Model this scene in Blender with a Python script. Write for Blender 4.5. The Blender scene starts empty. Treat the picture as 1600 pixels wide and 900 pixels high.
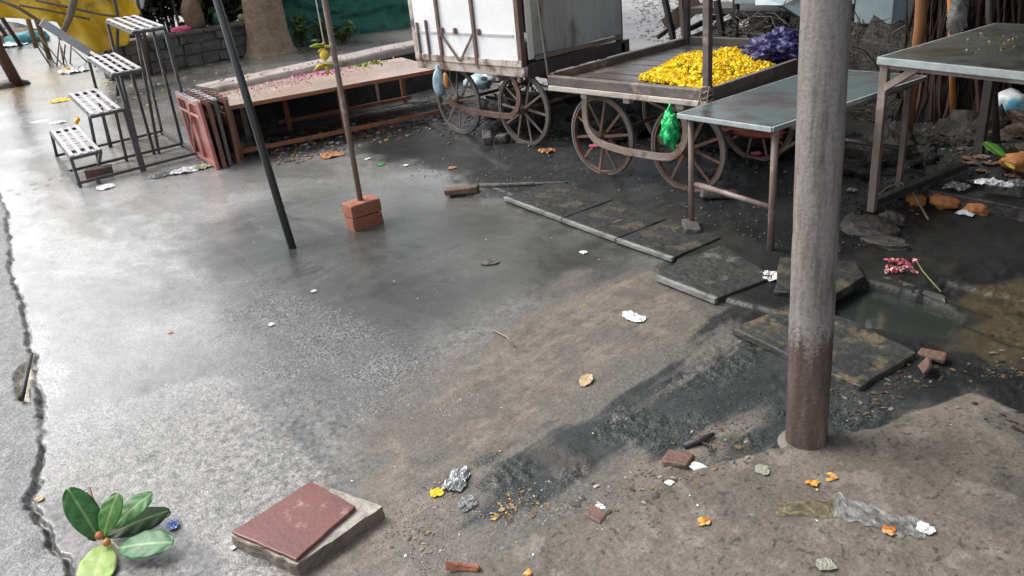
import bpy, math, random
import numpy as np
from mathutils import Vector, Matrix
S = bpy.context.scene
C = S.collection
R = math.radians
random.seed(7)
rng = np.random.default_rng(11)

# ------------------------------------------------------------------ camera
FPX, PITCH, ROLL, HEAD, CAM_H = 1250.0, R(24.5), R(-6.0), R(50), 1.6
_b = np.array([[math.cos(HEAD), -math.sin(HEAD), 0], [math.sin(HEAD), math.cos(HEAD), 0], [0, 0, 1]])
_cp, _sp, _cr, _sr = math.cos(PITCH), math.sin(PITCH), math.cos(ROLL), math.sin(ROLL)
_fwd = np.array([0, _cp, -_sp]); _u0 = np.array([0, _sp, _cp]); _r0 = np.array([1.0, 0, 0])
FWD = _b @ _fwd
RGT = _b @ (_cr*_r0 + _sr*_u0)
UPV = _b @ (-_sr*_r0 + _cr*_u0)
EYE = np.array([0, 0, CAM_H])
cam = bpy.data.cameras.new('camera'); camo = bpy.data.objects.new('camera', cam); C.objects.link(camo)
cam.sensor_width = 36; cam.lens = FPX/1600*36; cam.clip_start = .02; cam.clip_end = 600
m = Matrix.Identity(4)
for i in range(3):
    m[i][0], m[i][1], m[i][2], m[i][3] = RGT[i], UPV[i], -FWD[i], EYE[i]
camo.matrix_world = m
S.camera = camo

def ray(px, py):
    return FWD + (px-800)/FPX*RGT - (py-450)/FPX*UPV
def at(px, py, z=0.0):
    d = ray(px, py); t = (z-CAM_H)/d[2]
    return EYE + d*t
def atX(px, py, X):
    d = ray(px, py); return EYE + d*(X/d[0])
def atY(px, py, Y):
    d = ray(px, py); return EYE + d*(Y/d[1])

# ------------------------------------------------------------------ light
S.view_settings.view_transform = 'Standard'; S.view_settings.look = 'None'
S.view_settings.exposure = 1.0; S.view_settings.gamma = 1
W = bpy.data.worlds.new('World'); S.world = W; W.use_nodes = True
nt = W.node_tree; nt.nodes.clear()
sky = nt.nodes.new('ShaderNodeTexSky'); sky.sky_type = 'NISHITA'; sky.sun_disc = False
SUN_EL, SUN_AZ = R(52), R(205)          # azimuth measured from +X towards +Y
sky.sun_elevation = SUN_EL; sky.sun_rotation = math.pi/2 - SUN_AZ
sky.air_density = 1.0; sky.dust_density = 4.0; sky.ozone_density = 1.0
hs = nt.nodes.new('ShaderNodeHueSaturation'); hs.inputs['Saturation'].default_value = .32
bg = nt.nodes.new('ShaderNodeBackground'); bg.inputs['Strength'].default_value = .15
wo = nt.nodes.new('ShaderNodeOutputWorld')
nt.links.new(sky.outputs[0], hs.inputs['Color']); nt.links.new(hs.outputs[0], bg.inputs[0]); nt.links.new(bg.outputs[0], wo.inputs[0])
sl = bpy.data.lights.new('sun', 'SUN'); sl.energy = 1.2; sl.angle = R(25); sl.color = (1, .98, .95)
so = bpy.data.objects.new('sun', sl); C.objects.link(so)
sd = Vector((math.cos(SUN_EL)*math.cos(SUN_AZ), math.cos(SUN_EL)*math.sin(SUN_AZ), math.sin(SUN_EL)))
so.rotation_euler = sd.to_track_quat('Z', 'Y').to_euler(); so.location = sd*30

# ------------------------------------------------------------------ numpy noise
_P = np.random.default_rng(3).random((256, 256))
def vnoise(x, y):
    xi = np.floor(x).astype(int); yi = np.floor(y).astype(int)
    fx = x-xi; fy = y-yi; fx = fx*fx*(3-2*fx); fy = fy*fy*(3-2*fy)
    a = _P[xi & 255, yi & 255]; b = _P[(xi+1) & 255, yi & 255]; c = _P[xi & 255, (yi+1) & 255]; d = _P[(xi+1) & 255, (yi+1) & 255]
    return (a*(1-fx)+b*fx)*(1-fy)+(c*(1-fx)+d*fx)*fy
def fbm(x, y, o=4, seed=0.0):
    s = 0; a = .5; n = 0
    for k in range(o):
        s = s+a*vnoise(x+seed*17.3+k*5.1, y+seed*9.7+k*3.3); n += a; a *= .5; x = x*2.03; y = y*2.03
    return s/n
def sdf(poly, x, y):
    """signed distance, positive inside"""
    d = np.full(x.shape, 1e9); inside = np.zeros(x.shape, bool); n = len(poly)
    for i in range(n):
        ax, ay = poly[i]; bx, by = poly[(i+1) % n]
        ex, ey = bx-ax, by-ay; L = ex*ex+ey*ey+1e-12
        t = np.clip(((x-ax)*ex+(y-ay)*ey)/L, 0, 1)
        d = np.minimum(d, (x-ax-t*ex)**2+(y-ay-t*ey)**2)
        cnd = ((ay > y) != (by > y)) & (x < (bx-ax)*(y-ay)/(by-ay+1e-12)+ax)
        inside ^= cnd
    d = np.sqrt(d)
    return np.where(inside, d, -d)
def line_d(pts, x, y):
    d = np.full(x.shape, 1e9)
    for (ax, ay), (bx, by) in zip(pts[:-1], pts[1:]):
        ex, ey = bx-ax, by-ay; L = ex*ex+ey*ey+1e-12
        t = np.clip(((x-ax)*ex+(y-ay)*ey)/L, 0, 1)
        d = np.minimum(d, (x-ax-t*ex)**2+(y-ay-t*ey)**2)
    return np.sqrt(d)
def sstep(a, b, v):
    t = np.clip((v-a)/(b-a), 0, 1); return t*t*(3-2*t)
def pw(*pp):
    return [tuple(at(px, py)[:2]) for px, py in pp]

# ------------------------------------------------------------------ materials
def srgb(r, g, b):
    f = lambda v: (v/255/12.92 if v/255 <= .04045 else ((v/255+.055)/1.055)**2.4)
    return (f(r), f(g), f(b))
def mat(name, c1, c2=None, scale=6, rough=.6, rvar=.15, bump=.3, bscale=40, bdist=.01, metal=0, stretch=(1, 1, 1), c3=None, s3=3, t3=.6, st3=None, spec=.5, trans=0, coat=0, lo=.35, hi=.65, sheen=0):
    m = bpy.data.materials.new(name); m.use_nodes = True; t = m.node_tree; N = t.nodes; L = t.links
    p = N['Principled BSDF']
    tc = N.new('ShaderNodeTexCoord'); mp = N.new('ShaderNodeMapping'); mp.inputs['Scale'].default_value = stretch
    L.new(tc.outputs['Object'], mp.inputs[0])
    nz = N.new('ShaderNodeTexNoise'); nz.inputs['Scale'].default_value = scale; nz.inputs['Detail'].default_value = 7; nz.inputs['Roughness'].default_value = .62
    L.new(mp.outputs[0], nz.inputs['Vector'])
    rp = N.new('ShaderNodeMapRange'); rp.inputs[1].default_value = lo; rp.inputs[2].default_value = hi
    L.new(nz.outputs['Fac'], rp.inputs[0])
    mx = N.new('ShaderNodeMix'); mx.data_type = 'RGBA'
    mx.inputs[6].default_value = (*c1, 1); mx.inputs[7].default_value = (*(c2 or [v*.7 for v in c1]), 1)
    L.new(rp.outputs[0], mx.inputs[0]); out = mx.outputs[2]
    if c3:
        n3 = N.new('ShaderNodeTexNoise'); n3.inputs['Scale'].default_value = s3; n3.inputs['Detail'].default_value = 9; n3.inputs['Roughness'].default_value = .7
        m3 = N.new('ShaderNodeMapping'); m3.inputs['Scale'].default_value = st3 or (1, 1, 1); m3.inputs['Location'].default_value = (3.1, 7.7, 1.3)
        L.new(tc.outputs['Object'], m3.inputs[0]); L.new(m3.outputs[0], n3.inputs['Vector'])
        r3 = N.new('ShaderNodeMapRange'); r3.inputs[1].default_value = t3-.05; r3.inputs[2].default_value = t3+.05
        L.new(n3.outputs['Fac'], r3.inputs[0])
        x3 = N.new('ShaderNodeMix'); x3.data_type = 'RGBA'; x3.inputs[7].default_value = (*c3, 1)
        L.new(r3.outputs[0], x3.inputs[0]); L.new(out, x3.inputs[6]); out = x3.outputs[2]
    L.new(out, p.inputs['Base Color'])
    rr = N.new('ShaderNodeMapRange'); rr.inputs[3].default_value = max(.03, rough-rvar); rr.inputs[4].default_value = min(1, rough+rvar)
    L.new(nz.outputs['Fac'], rr.inputs[0]); L.new(rr.outputs[0], p.inputs['Roughness'])
    if bump:
        nb = N.new('ShaderNodeTexNoise'); nb.inputs['Scale'].default_value = bscale; nb.inputs['Detail'].default_value = 6
        L.new(mp.outputs[0], nb.inputs['Vector'])
        bp = N.new('ShaderNodeBump'); bp.inputs['Strength'].default_value = bump; bp.inputs['Distance'].default_value = bdist
        L.new(nb.outputs['Fac'], bp.inputs['Height']); L.new(bp.outputs[0], p.inputs['Normal'])
    p.inputs['Metallic'].default_value = metal; p.inputs['Specular IOR Level'].default_value = spec
    if trans: p.inputs['Transmission Weight'].default_value = trans
    if coat: p.inputs['Coat Weight'].default_value = coat; p.inputs['Coat Roughness'].default_value = .1
    return m
def attr_mat(name, rough=.6, spec=.5, bump=.3, bscale=60, bdist=.005, sub=0):
    """colour from the mesh's own 'col' attribute, with fine variation"""
    m = bpy.data.materials.new(name); m.use_nodes = True; t = m.node_tree; N = t.nodes; L = t.links; p = N['Principled BSDF']
    a = N.new('ShaderNodeAttribute'); a.attribute_name = 'col'
    tc = N.new('ShaderNodeTexCoord'); nz = N.new('ShaderNodeTexNoise'); nz.inputs['Scale'].default_value = bscale; nz.inputs['Detail'].default_value = 5
    L.new(tc.outputs['Object'], nz.inputs['Vector'])
    rp = N.new('ShaderNodeMapRange'); rp.inputs[1].default_value = .3; rp.inputs[2].default_value = .7; rp.inputs[3].default_value = .72; rp.inputs[4].default_value = 1.2
    L.new(nz.outputs['Fac'], rp.inputs[0])
    mx = N.new('ShaderNodeVectorMath'); mx.operation = 'SCALE'; L.new(a.outputs['Color'], mx.inputs[0]); L.new(rp.outputs[0], mx.inputs['Scale'])
    L.new(mx.outputs[0], p.inputs['Base Color']); p.inputs['Roughness'].default_value = rough; p.inputs['Specular IOR Level'].default_value = spec
    bp = N.new('ShaderNodeBump'); bp.inputs['Strength'].default_value = bump; bp.inputs['Distance'].default_value = bdist
    L.new(nz.outputs['Fac'], bp.inputs['Height']); L.new(bp.outputs[0], p.inputs['Normal'])
    return m

# ------------------------------------------------------------------ mesh builder
class MB:
    def __init__(s): s.v = []; s.f = []; s.c = []; s.smooth = True
    def add(s, vs, fs, col=None):
        o = len(s.v); s.v += [tuple(map(float, p)) for p in vs]; s.f += [tuple(i+o for i in f) for f in fs]
        s.c += [col or (1, 1, 1)]*len(vs); return s
    def box(s, c, d, rz=0, M=None, jit=0):
        vs = []
        for z in (-.5, .5):
            for x, y in ((-.5, -.5), (.5, -.5), (.5, .5), (-.5, .5)):
                v = Vector((x*d[0], y*d[1], z*d[2]))
                if jit: v += Vector([random.uniform(-jit, jit) for _ in range(3)])
                v = (M @ v) if M is not None else Matrix.Rotation(rz, 3, 'Z') @ v
                vs.append((v.x+c[0], v.y+c[1], v.z+c[2]))
        return s.add(vs, [(3, 2, 1, 0), (4, 5, 6, 7), (0, 1, 5, 4), (1, 2, 6, 5), (2, 3, 7, 6), (3, 0, 4, 7)])
    def beam(s, p, q, w, h, up=(0, 0, 1), taper=1):
        p = Vector(p); q = Vector(q); d = (q-p).normalized(); u = Vector(up)
        if abs(d.dot(u)) > .95: u = Vector((1, 0, 0))
        a = d.cross(u).normalized(); b = a.cross(d).normalized(); vs = []
        for c, k in ((p, 1), (q, taper)):
            for i, j in ((-.5, -.5), (.5, -.5), (.5, .5), (-.5, .5)): vs.append(c+a*(i*w*k)+b*(j*h*k))
        return s.add(vs, [(3, 2, 1, 0), (4, 5, 6, 7), (0, 1, 5, 4), (1, 2, 6, 5), (2, 3, 7, 6), (3, 0, 4, 7)])
    def tube(s, pts, r, n=8, cap=True, flat=1.0):
        pts = [Vector(p) for p in pts]; m = len(pts); rs = r if isinstance(r, (list, tuple)) else [r]*m
        vs = []; fs = []; ref = None
        for i, p in enumerate(pts):
            d = (pts[min(i+1, m-1)]-pts[max(i-1, 0)]).normalized()
            if ref is None:
                ref = Vector((0, 0, 1)) if abs(d.z) < .9 else Vector((1, 0, 0))
            a = d.cross(ref).normalized(); b = a.cross(d).normalized(); ref = b
            for k in range(n):
                t = 2*math.pi*k/n; vs.append(p+a*math.cos(t)*rs[i]+b*math.sin(t)*rs[i]*flat)
        for i in range(m-1):
            for k in range(n):
                k2 = (k+1) % n; fs.append((i*n+k, i*n+k2, (i+1)*n+k2, (i+1)*n+k))
        if cap: fs += [tuple(range(n-1, -1, -1)), tuple((m-1)*n+k for k in range(n))]
        return s.add(vs, fs)
    def prism(s, poly, z0, z1, zf=None):
        n = len(poly); vs = [(x, y, z0) for x, y in poly]+[(x, y, z1 if zf is None else zf(x, y)) for x, y in poly]
        return s.add(vs, [tuple(range(n-1, -1, -1)), tuple(range(n, 2*n))]+[(i, (i+1) % n, n+(i+1) % n, n+i) for i in range(n)])
    def build(s, name, material, parent=None, bevel=0, seg=2, smooth=False, sub=0, cols=False, disp=None, wob=0):
        me = bpy.data.meshes.new(name)
        off = Vector(parent.get('_o', (0, 0, 0))) if parent is not None else Vector((0, 0, 0))
        if parent is None: org = s.origin()
        else: org = off
        me.from_pydata([tuple(Vector(v)-org) for v in s.v], [], s.f); me.materials.append(material)
        if cols:
            a = me.attributes.new('col', 'FLOAT_COLOR', 'POINT'); a.data.foreach_set('color', np.array([(*c, 1) for c in s.c], dtype=np.float32).ravel())
        me.validate(); me.update()
        o = bpy.data.objects.new(name, me); C.objects.link(o)
        if parent is None: o.location = org
        else: o.parent = parent; o['_o'] = tuple(off)
        if smooth: me.polygons.foreach_set('use_smooth', [True]*len(me.polygons))
        if bevel:
            b = o.modifiers.new('bevel', 'BEVEL'); b.width = bevel; b.segments = seg; b.limit_method = 'ANGLE'
        if sub:
            b = o.modifiers.new('sub', 'SUBSURF'); b.levels = b.render_levels = sub
        if wob:
            tx = bpy.data.textures.get('wob') or bpy.data.textures.new('wob', 'CLOUDS'); tx.noise_scale = .12
            b = o.modifiers.new('d', 'DISPLACE'); b.texture = tx; b.strength = wob; b.texture_coords = 'LOCAL'
        return o
    def origin(s):
        a = np.array(s.v); return Vector(((a[:, 0].min()+a[:, 0].max())/2, (a[:, 1].min()+a[:, 1].max())/2, a[:, 2].min()))
def tag(o, label=None, cat=None, group=None, kind=None):
    if label: o['label'] = label
    if cat: o['category'] = cat
    if group: o['group'] = group
    if kind: o['kind'] = kind
    return o
def thing(name, loc, label, cat, group=None):
    o = bpy.data.objects.new(name, None); o.empty_display_size = .1; C.objects.link(o); o.location = loc; o['_o'] = tuple(map(float, loc))
    return tag(o, label, cat, group)
def raw(name, v, f, material, col=None, smooth=True, parent=None):
    """fast mesh from numpy arrays: v (n,3), f (m,3|4)"""
    me = bpy.data.meshes.new(name); v = np.asarray(v, np.float32); f = np.asarray(f, np.int32); k = f.shape[1]
    me.vertices.add(len(v)); me.vertices.foreach_set('co', v.ravel())
    me.loops.add(f.size); me.loops.foreach_set('vertex_index', f.ravel())
    me.polygons.add(len(f)); me.polygons.foreach_set('loop_start', np.arange(0, f.size, k, dtype=np.int32))
    me.polygons.foreach_set('use_smooth', np.full(len(f), smooth))
    if col is not None:
        a = me.attributes.new('col', 'FLOAT_COLOR', 'POINT'); a.data.foreach_set('color', np.c_[col, np.ones(len(v))].astype(np.float32).ravel())
    me.update(calc_edges=True); me.materials.append(material)
    o = bpy.data.objects.new(name, me); C.objects.link(o)
    if parent is not None: o.parent = parent
    return o
import bmesh
def ico(sub):
    b = bmesh.new(); bmesh.ops.create_icosphere(b, subdivisions=sub, radius=1); b.verts.ensure_lookup_table()
    v = np.array([p.co[:] for p in b.verts]); f = np.array([[q.index for q in p.verts] for p in b.faces]); b.free(); return v, f
ICO1, ICO2, ICO3 = ico(1), ico(2), ico(3)
def rotm(n):
    q = rng.normal(size=(n, 4)); q /= np.linalg.norm(q, axis=1)[:, None]; w, x, y, z = q.T
    return np.stack([1-2*(y*y+z*z), 2*(x*y-z*w), 2*(x*z+y*w), 2*(x*y+z*w), 1-2*(x*x+z*z), 2*(y*z-x*w), 2*(x*z-y*w), 2*(y*z+x*w), 1-2*(x*x+y*y)], 1).reshape(n, 3, 3)
def scatter(name, tpl, pos, size, material, cols=None, rot=None, smooth=True):
    tv, tf = tpl; n = len(pos); M = rotm(n) if rot is None else rot
    size = np.asarray(size); size = size[:, None]*np.ones(3) if size.ndim == 1 else size
    v = np.einsum('nij,nkj->nki', M, tv[None]*size[:, None, :])+np.asarray(pos)[:, None, :]
    f = tf[None]+(np.arange(n)*len(tv))[:, None, None]
    c = None if cols is None else np.repeat(np.asarray(cols), len(tv), axis=0)
    return raw(name, v.reshape(-1, 3), f.reshape(-1, tf.shape[1]), material, c, smooth)

# ------------------------------------------------------------------ ground
CRACK_PX = [(-200, 318), (0, 300), (12, 330), (25, 450), (45, 520), (50, 560), (62, 640), (68, 700), (45, 790), (78, 840), (105, 900), (110, 1010)]
CRACK = pw(*CRACK_PX)
ASPH = pw(*(CRACK_PX+[(-700, 1010), (-700, 330)]))
PAVE_EDGE = [(-3.93, 3.24), (-2.27, 2.985)]
RAISED = [(-4.1, 2.98), (-3.74, 3.2), (-2.27, 2.985), (-2.05, 2.74), (-1.3, 2.72), (-1.15, 3.4), (4, 3.4), (4, 9), (-6, 9), (-6, 4.2), (-4.2, 3.6)]
SLAB = pw((690, 905), (760, 868), (820, 830), (905, 805), (1000, 780), (1050, 765), (1085, 738), (1200, 705), (1300, 688), (1380, 668), (1430, 640), (1520, 618), (1600, 645))+[(2.5, 2.6), (2.5, -1.5), (-.2, -1.2)]
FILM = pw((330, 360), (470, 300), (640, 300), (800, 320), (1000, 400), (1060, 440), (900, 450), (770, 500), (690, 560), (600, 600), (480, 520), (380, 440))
GRIT = pw((380, 440), (470, 460), (560, 500), (680, 560), (720, 620), (650, 660), (500, 640), (420, 600), (360, 520))
BROWN = pw((560, 800), (640, 620), (770, 530), (880, 455), (1000, 432), (1085, 465), (1130, 490), (1105, 525), (1010, 585), (930, 640), (860, 690), (780, 740), (680, 830), (640, 905), (480, 905))
BROWN2 = pw((930, 800), (990, 720), (1080, 680), (1170, 655), (1150, 700), (1060, 760))
DIRT = pw((470, 905), (500, 800), (560, 690), (640, 610), (720, 560), (780, 500), (900, 430), (1060, 420), (1700, 400), (1700, 1000), (470, 1000))
BLACK = pw((745, 730), (850, 690), (935, 640), (1030, 580), (1110, 530), (1140, 490), (1250, 440), (1700, 420), (1700, 640), (1500, 618), (1420, 640), (1380, 670), (1290, 695), (1200, 705), (1080, 730), (1180, 660), (1000, 700), (930, 760), (860, 790), (760, 770))
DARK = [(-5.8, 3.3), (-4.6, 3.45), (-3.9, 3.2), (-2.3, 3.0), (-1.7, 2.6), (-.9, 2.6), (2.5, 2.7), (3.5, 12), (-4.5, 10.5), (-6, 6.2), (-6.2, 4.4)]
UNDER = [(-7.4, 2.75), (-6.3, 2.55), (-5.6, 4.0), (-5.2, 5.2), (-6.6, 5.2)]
HOLE = pw((1300, 462), (1350, 442), (1475, 476), (1500, 498), (1470, 522), (1415, 522), (1310, 500))
YELLOWISH = pw((1500, 470), (1600, 455), (1720, 470), (1720, 560), (1540, 545))
JOINTS = [[(1056, 405), (1128, 370)], [(785, 305), (880, 281)], [(930, 330), (1010, 300)], [(0, 302), (60, 286), (112, 269)], [(20, 306), (110, 278)], [(1210, 345), (1225, 400)], [(1330, 545), (1480, 600)], [(1420, 480), (1600, 545)]]
PIT = pw((22, 585), (50, 562), (56, 590), (46, 632), (24, 628))
FARPUD = pw((0, 110), (30, 80), (95, 95), (130, 110), (150, 140), (60, 165), (-60, 160))
GRAVEL = [(-14, 8.2), (-9.6, 7.6), (-6.2, 6.6), (-6.0, 9.5), (-2, 16), (-2, 22), (-25, 22)]
ROADLIGHT = [(-13, -6), (-8.4, -6), (-8.1, 4), (-10, 6.8), (-13, 4)]

def ground_height(x, y):
    wx = x+(fbm(x*6, y*6, 6, 1)-.5)*.11; wy = y+(fbm(x*6, y*6, 6, 2)-.5)*.11
    w2x = x+(fbm(x*25, y*25, 3, 3)-.5)*.03; w2y = y+(fbm(x*25, y*25, 3, 4)-.5)*.03
    h = (fbm(x*1.3, y*1.3, 3, 5)-.5)*.012+(fbm(x*14, y*14, 3, 6)-.5)*.004
    D = {}
    cx_ = x+(fbm(x*18, y*18, 5, 33)-.5)*.05+(fbm(x*4, y*4, 3, 34)-.5)*.04; cy_ = y+(fbm(x*18, y*18, 5, 35)-.5)*.05+(fbm(x*4, y*4, 3, 36)-.5)*.04
    D['asph'] = sdf(ASPH, cx_, cy_); D['crack'] = line_d(CRACK, cx_, cy_); D['slab'] = sdf(SLAB, .5*(wx+w2x), .5*(wy+w2y))
    D['raised'] = sdf(RAISED, w2x, w2y); D['hole'] = sdf(HOLE, w2x, w2y); D['pit'] = sdf(PIT, w2x, w2y)
    D['black'] = sdf(BLACK, wx, wy)
    h += sstep(-.01, .02, D['slab'])*(.008+.018*fbm(x*5, y*5, 3, 8))+(fbm(x*40, y*40, 3, 81)-.5)*.004*sstep(0, .03, D['slab'])
    h += sstep(-.006, .008, D['raised'])*.016
    h -= sstep(-.02, .02, D['hole'])*.09
    h -= sstep(.0, .02, D['pit'])*.035
    h += sstep(-.01, .015, D['asph'])*.012*(.3+fbm(x*9, y*9, 3, 9))
    h -= (1-sstep(.002, .014, D['crack']))*.022*sstep(.32, .55, fbm(x*3.1, y*3.1, 3, 10)+.08)
    # lumpy mud
    mud = sstep(-.05, .1, D['black'])*(1-sstep(-.03, .03, D['slab']))
    lump = np.maximum(fbm(x*11, y*11, 5, 12)-.5, 0)
    h += mud*(lump*.02+(fbm(x*32, y*32, 4, 13)-.5)*.016*sstep(.42, .6, fbm(x*5, y*5, 4, 79)))
    fl = sstep(.2, .4, sdf(DARK, wx, wy))*(1-sstep(-.1, .1, D['hole']))
    h += fl*(fbm(x*9, y*9, 5, 14)-.5)*.022
    ur = sstep(0, .5, sdf([(-1.9, 4.3), (3, 4.2), (3, 9), (-2.6, 9), (-2.6, 5.2)], wx, wy))
    h += ur*(.05+.12*fbm(x*3, y*3, 4, 15))
    D['wx'], D['wy'], D['mud'] = wx, wy, mud
    return h, D

def make_ground():
    az0 = math.pi/2+HEAD
    a_f = np.linspace(-R(44), R(44), 860)
    a_o = np.linspace(R(44), 2*math.pi-R(44), 60)[1:-1]
    ang = np.concatenate([a_f, a_o])+az0
    th = np.concatenate([np.linspace(R(70), R(50), 50)[:-1], np.linspace(R(50), R(4), 600)])
    rr = np.concatenate([[.12, .3], CAM_H/np.tan(th)]); rr = np.concatenate([rr, np.geomspace(rr[-1]*1.04, 400, 40)])
    A, RR = np.meshgrid(ang, rr); x = RR*np.cos(A); y = RR*np.sin(A)
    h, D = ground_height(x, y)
    far = sstep(30, 60, RR); h = h*(1-far)
    wx, wy = D['wx'], D['wy']
    def lay(col, m, c):
        m = m[..., None]; return col*(1-m)+np.array(c)*m
    n1 = fbm(x*2, y*2, 5, 20); n2 = fbm(x*6, y*6, 5, 21); n3 = fbm(x*30, y*30, 4, 22)
    strk = fbm(x*34, y*3.0, 4, 23)
    col = np.ones(x.shape+(3,))*np.array((.2, .197, .189))
    rgh = np.full(x.shape, .3); grn = np.full(x.shape, .7)
    # mottled dirt
    lowl = sstep(-3.4, -2.4, x); col = col*(1+(lowl*((fbm(x*55, y*55, 3, 91)-.5)*1.3+(n2-.5)*.5))[..., None]); col = lay(col, lowl*.7*sstep(.66, .74, fbm(x*48, y*48, 3, 92)), (.05, .048, .045))
    glare = sstep(-.5, .75, -sdf(FILM, wx, wy)+(n2-.5)*.5)*sstep(-2.6, -3.9, x)*(1-sstep(1.3, 3.0, y)); glare *= .8+.4*(n2-.5); col = lay(col, .9*glare, (.47, .472, .47)); rgh -= .09*glare; grn *= 1-.2*glare  # paler tone puts the sky glare of the upper left into the colour
    wl = sstep(.5, .72, fbm(x*2.2, y*7, 5, 63)); rgh += .1*(wl-.4); col = lay(col, .25*wl, (.2, .2, .192))
    cr = np.abs(fbm(x*1.1+.3*n2, y*1.1+.3*n3, 5, 64)-.5); col = lay(col, .5*(1-sstep(.0015, .006, cr))*sstep(.45, .6, fbm(x*1.5, y*1.5, 3, 65)), (.07, .068, .064))
    f = sstep(-.35, .3, sdf(FILM, wx, wy)+(n1-.5)*.3)
    col = lay(col, f, (.058, .06, .056)); rgh -= f*.1
    fs_ = fbm(x*3.2+n1*.8, y*1.4+n1*.8, 6, 66); col = col*(1+(f*(fs_-.5)*1.5)[..., None]); rgh += f*(fs_-.5)*.35
    rl = np.abs(fbm(x*1.7, y*.8, 6, 67)-.5); col = lay(col, f*.55*(1-sstep(.002, .009, rl)), (.03, .03, .028)); grn *= 1-.9*sstep(.3, .9, f)
    # smoother upper apron
    a0_ = sstep(-.005, .005, D['asph'])
    up = sstep(-3.6, -5.2, x)*(1-sstep(0, 3, y-2.4)); grn *= 1-.45*up; rgh -= .13*up
    col = lay(col, .5*sstep(.5, .62, fbm(x*.9, y*2.6, 5, 31))*sstep(-3.6, -4.6, x), (.17, .17, .16))
    g = sstep(-.1, .15, sdf(GRIT, wx, wy)+(n2-.5)*.4)
    col = lay(col, g*.75, (.13, .132, .128)); rgh -= .13*g; grn = grn*(1-g)+g*(.9+.9*sstep(.4, .65, n2))
    pfm = sstep(.5, .57, fbm(x*1.3, y*2.4, 6, 99)+.06*(n3-.5))*(1-a0_)*(1-.5*g); rgh = rgh*(1-pfm)+pfm*.13; grn = grn*(1-.75*pfm); col = col*(1-.22*pfm)[..., None]
    dz = sstep(-.12, .12, sdf(DIRT, wx, wy)+(n2-.5)*.3); col = lay(col, dz*.92, (.105, .096, .085)); grn = grn*(1-dz)+dz*.55; rgh = rgh*(1-dz)+dz*.4
    st2 = fbm(x*10, y*1.7, 5, 68); st3 = fbm(x*26, y*3.2, 4, 69)
    b = np.maximum(sstep(-.08, .12, sdf(BROWN, wx, wy)+(n2-.5)*.34+(st2-.5)*.4), sstep(-.06, .06, sdf(BROWN2, wx, wy)+(n2-.5)*.1))
    col = lay(col, b*.9, (.148, .125, .102)); rgh = rgh*(1-b)+b*.5; grn = grn*(1-b)+b*.35
    col = col*(1+(b*(strk-.5)*.55+b*(fbm(x*40, y*30, 4, 93)-.5)*.8)[..., None])
    col = lay(col, b*.7*sstep(.52, .66, n2), (.1, .092, .083))
    bm = sstep(-.06, .05, D['black']+.03+(n2-.5)*.2+(st2-.5)*.42+(st3-.5)*.16)
    bm = np.maximum(bm, dz*.85*sstep(.56, .66, st2*.65+st3*.35)*sstep(-.35, .1, D['black']))
    col = lay(col, bm*.97, (.031, .035, .035)); rgh = rgh*(1-bm)+bm*(.2+.3*n3); grn = grn*(1-bm)+bm*(.45+.95*sstep(.47, .62, fbm(x*5, y*5, 4, 79)))
    col = col*(1+(bm*(fbm(x*16, y*9, 5, 78)-.5)*.9)[..., None])
    col = lay(col, bm*.25*sstep(.64, .7, fbm(x*5, y*5, 4, 77)), (.12, .095, .072))
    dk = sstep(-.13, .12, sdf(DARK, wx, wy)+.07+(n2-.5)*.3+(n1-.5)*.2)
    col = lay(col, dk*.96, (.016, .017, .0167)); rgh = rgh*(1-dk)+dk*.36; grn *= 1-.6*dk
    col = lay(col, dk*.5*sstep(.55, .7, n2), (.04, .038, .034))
    ud = sstep(-.1, .2, sdf(UNDER, wx, wy)); col = lay(col, ud*.9, (.022, .02, .018))  # dark mud, with the shade of the low table painted in
    # edge of the raised paving, worn paler
    col = lay(col, .9*np.exp(-(D['raised']/.025)**2), (.03, .03, .029))  # step darkened in colour against the bright light on its face
    re = np.exp(-(line_d(PAVE_EDGE, wx*.15+x*.85, wy*.15+y*.85)/.009)**2)*sstep(.35, .55, fbm(x*6, y*6, 4, 40)+.12)
    col = lay(col, re*.85, (.17, .172, .17)); spc_re = re
    yl = sstep(-.08, .1, sdf(YELLOWISH, wx, wy)+(n2-.5)*.5); col = lay(col, yl*.5*sstep(.4, .6, n2), (.1, .08, .04)); rgh -= .05*yl
    s = sstep(-.008, .006, D['slab'])
    sc = np.ones(x.shape+(3,))*np.array((.126, .109, .09))
    sc = sc*(.7+.6*fbm(x*3, y*3, 6, 50))[..., None]
    sc = lay(sc, .75*sstep(.56, .7, fbm(x*7, y*7, 4, 51)), (.085, .08, .074))
    sc = lay(sc, .4*sstep(.5, .62, fbm(x*2.2, y*2.2, 5, 57)), (.125, .105, .088))
    sc = lay(sc, .5*sstep(.6, .68, fbm(x*13, y*13, 5, 58)), (.21, .19, .165))
    sc = lay(sc, .6*sstep(.07, .0, D['slab']+(n2-.5)*.2)*sstep(.45, .6, fbm(x*9, y*9, 5, 59)), (.06, .06, .056))
    sc = lay(sc, .8*sstep(.69, .78, fbm(x*70, y*70, 3, 52)+.12*(fbm(x*3, y*3, 3, 53)-.5)), (.04, .037, .034))
    col = col*(1-s[..., None])+sc*s[..., None]; rgh = rgh*(1-s)+.62*s; grn = grn*(1-s)+.3*s
    a = sstep(-.005, .005, D['asph'])
    ac = np.ones(x.shape+(3,))*np.array((.135, .138, .138))*(.6+.8*n3)[..., None]
    col = col*(1-a[..., None])+ac*a[..., None]; rgh = rgh*(1-a)+.5*a; grn = grn*(1-a)+1.0*a
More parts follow.
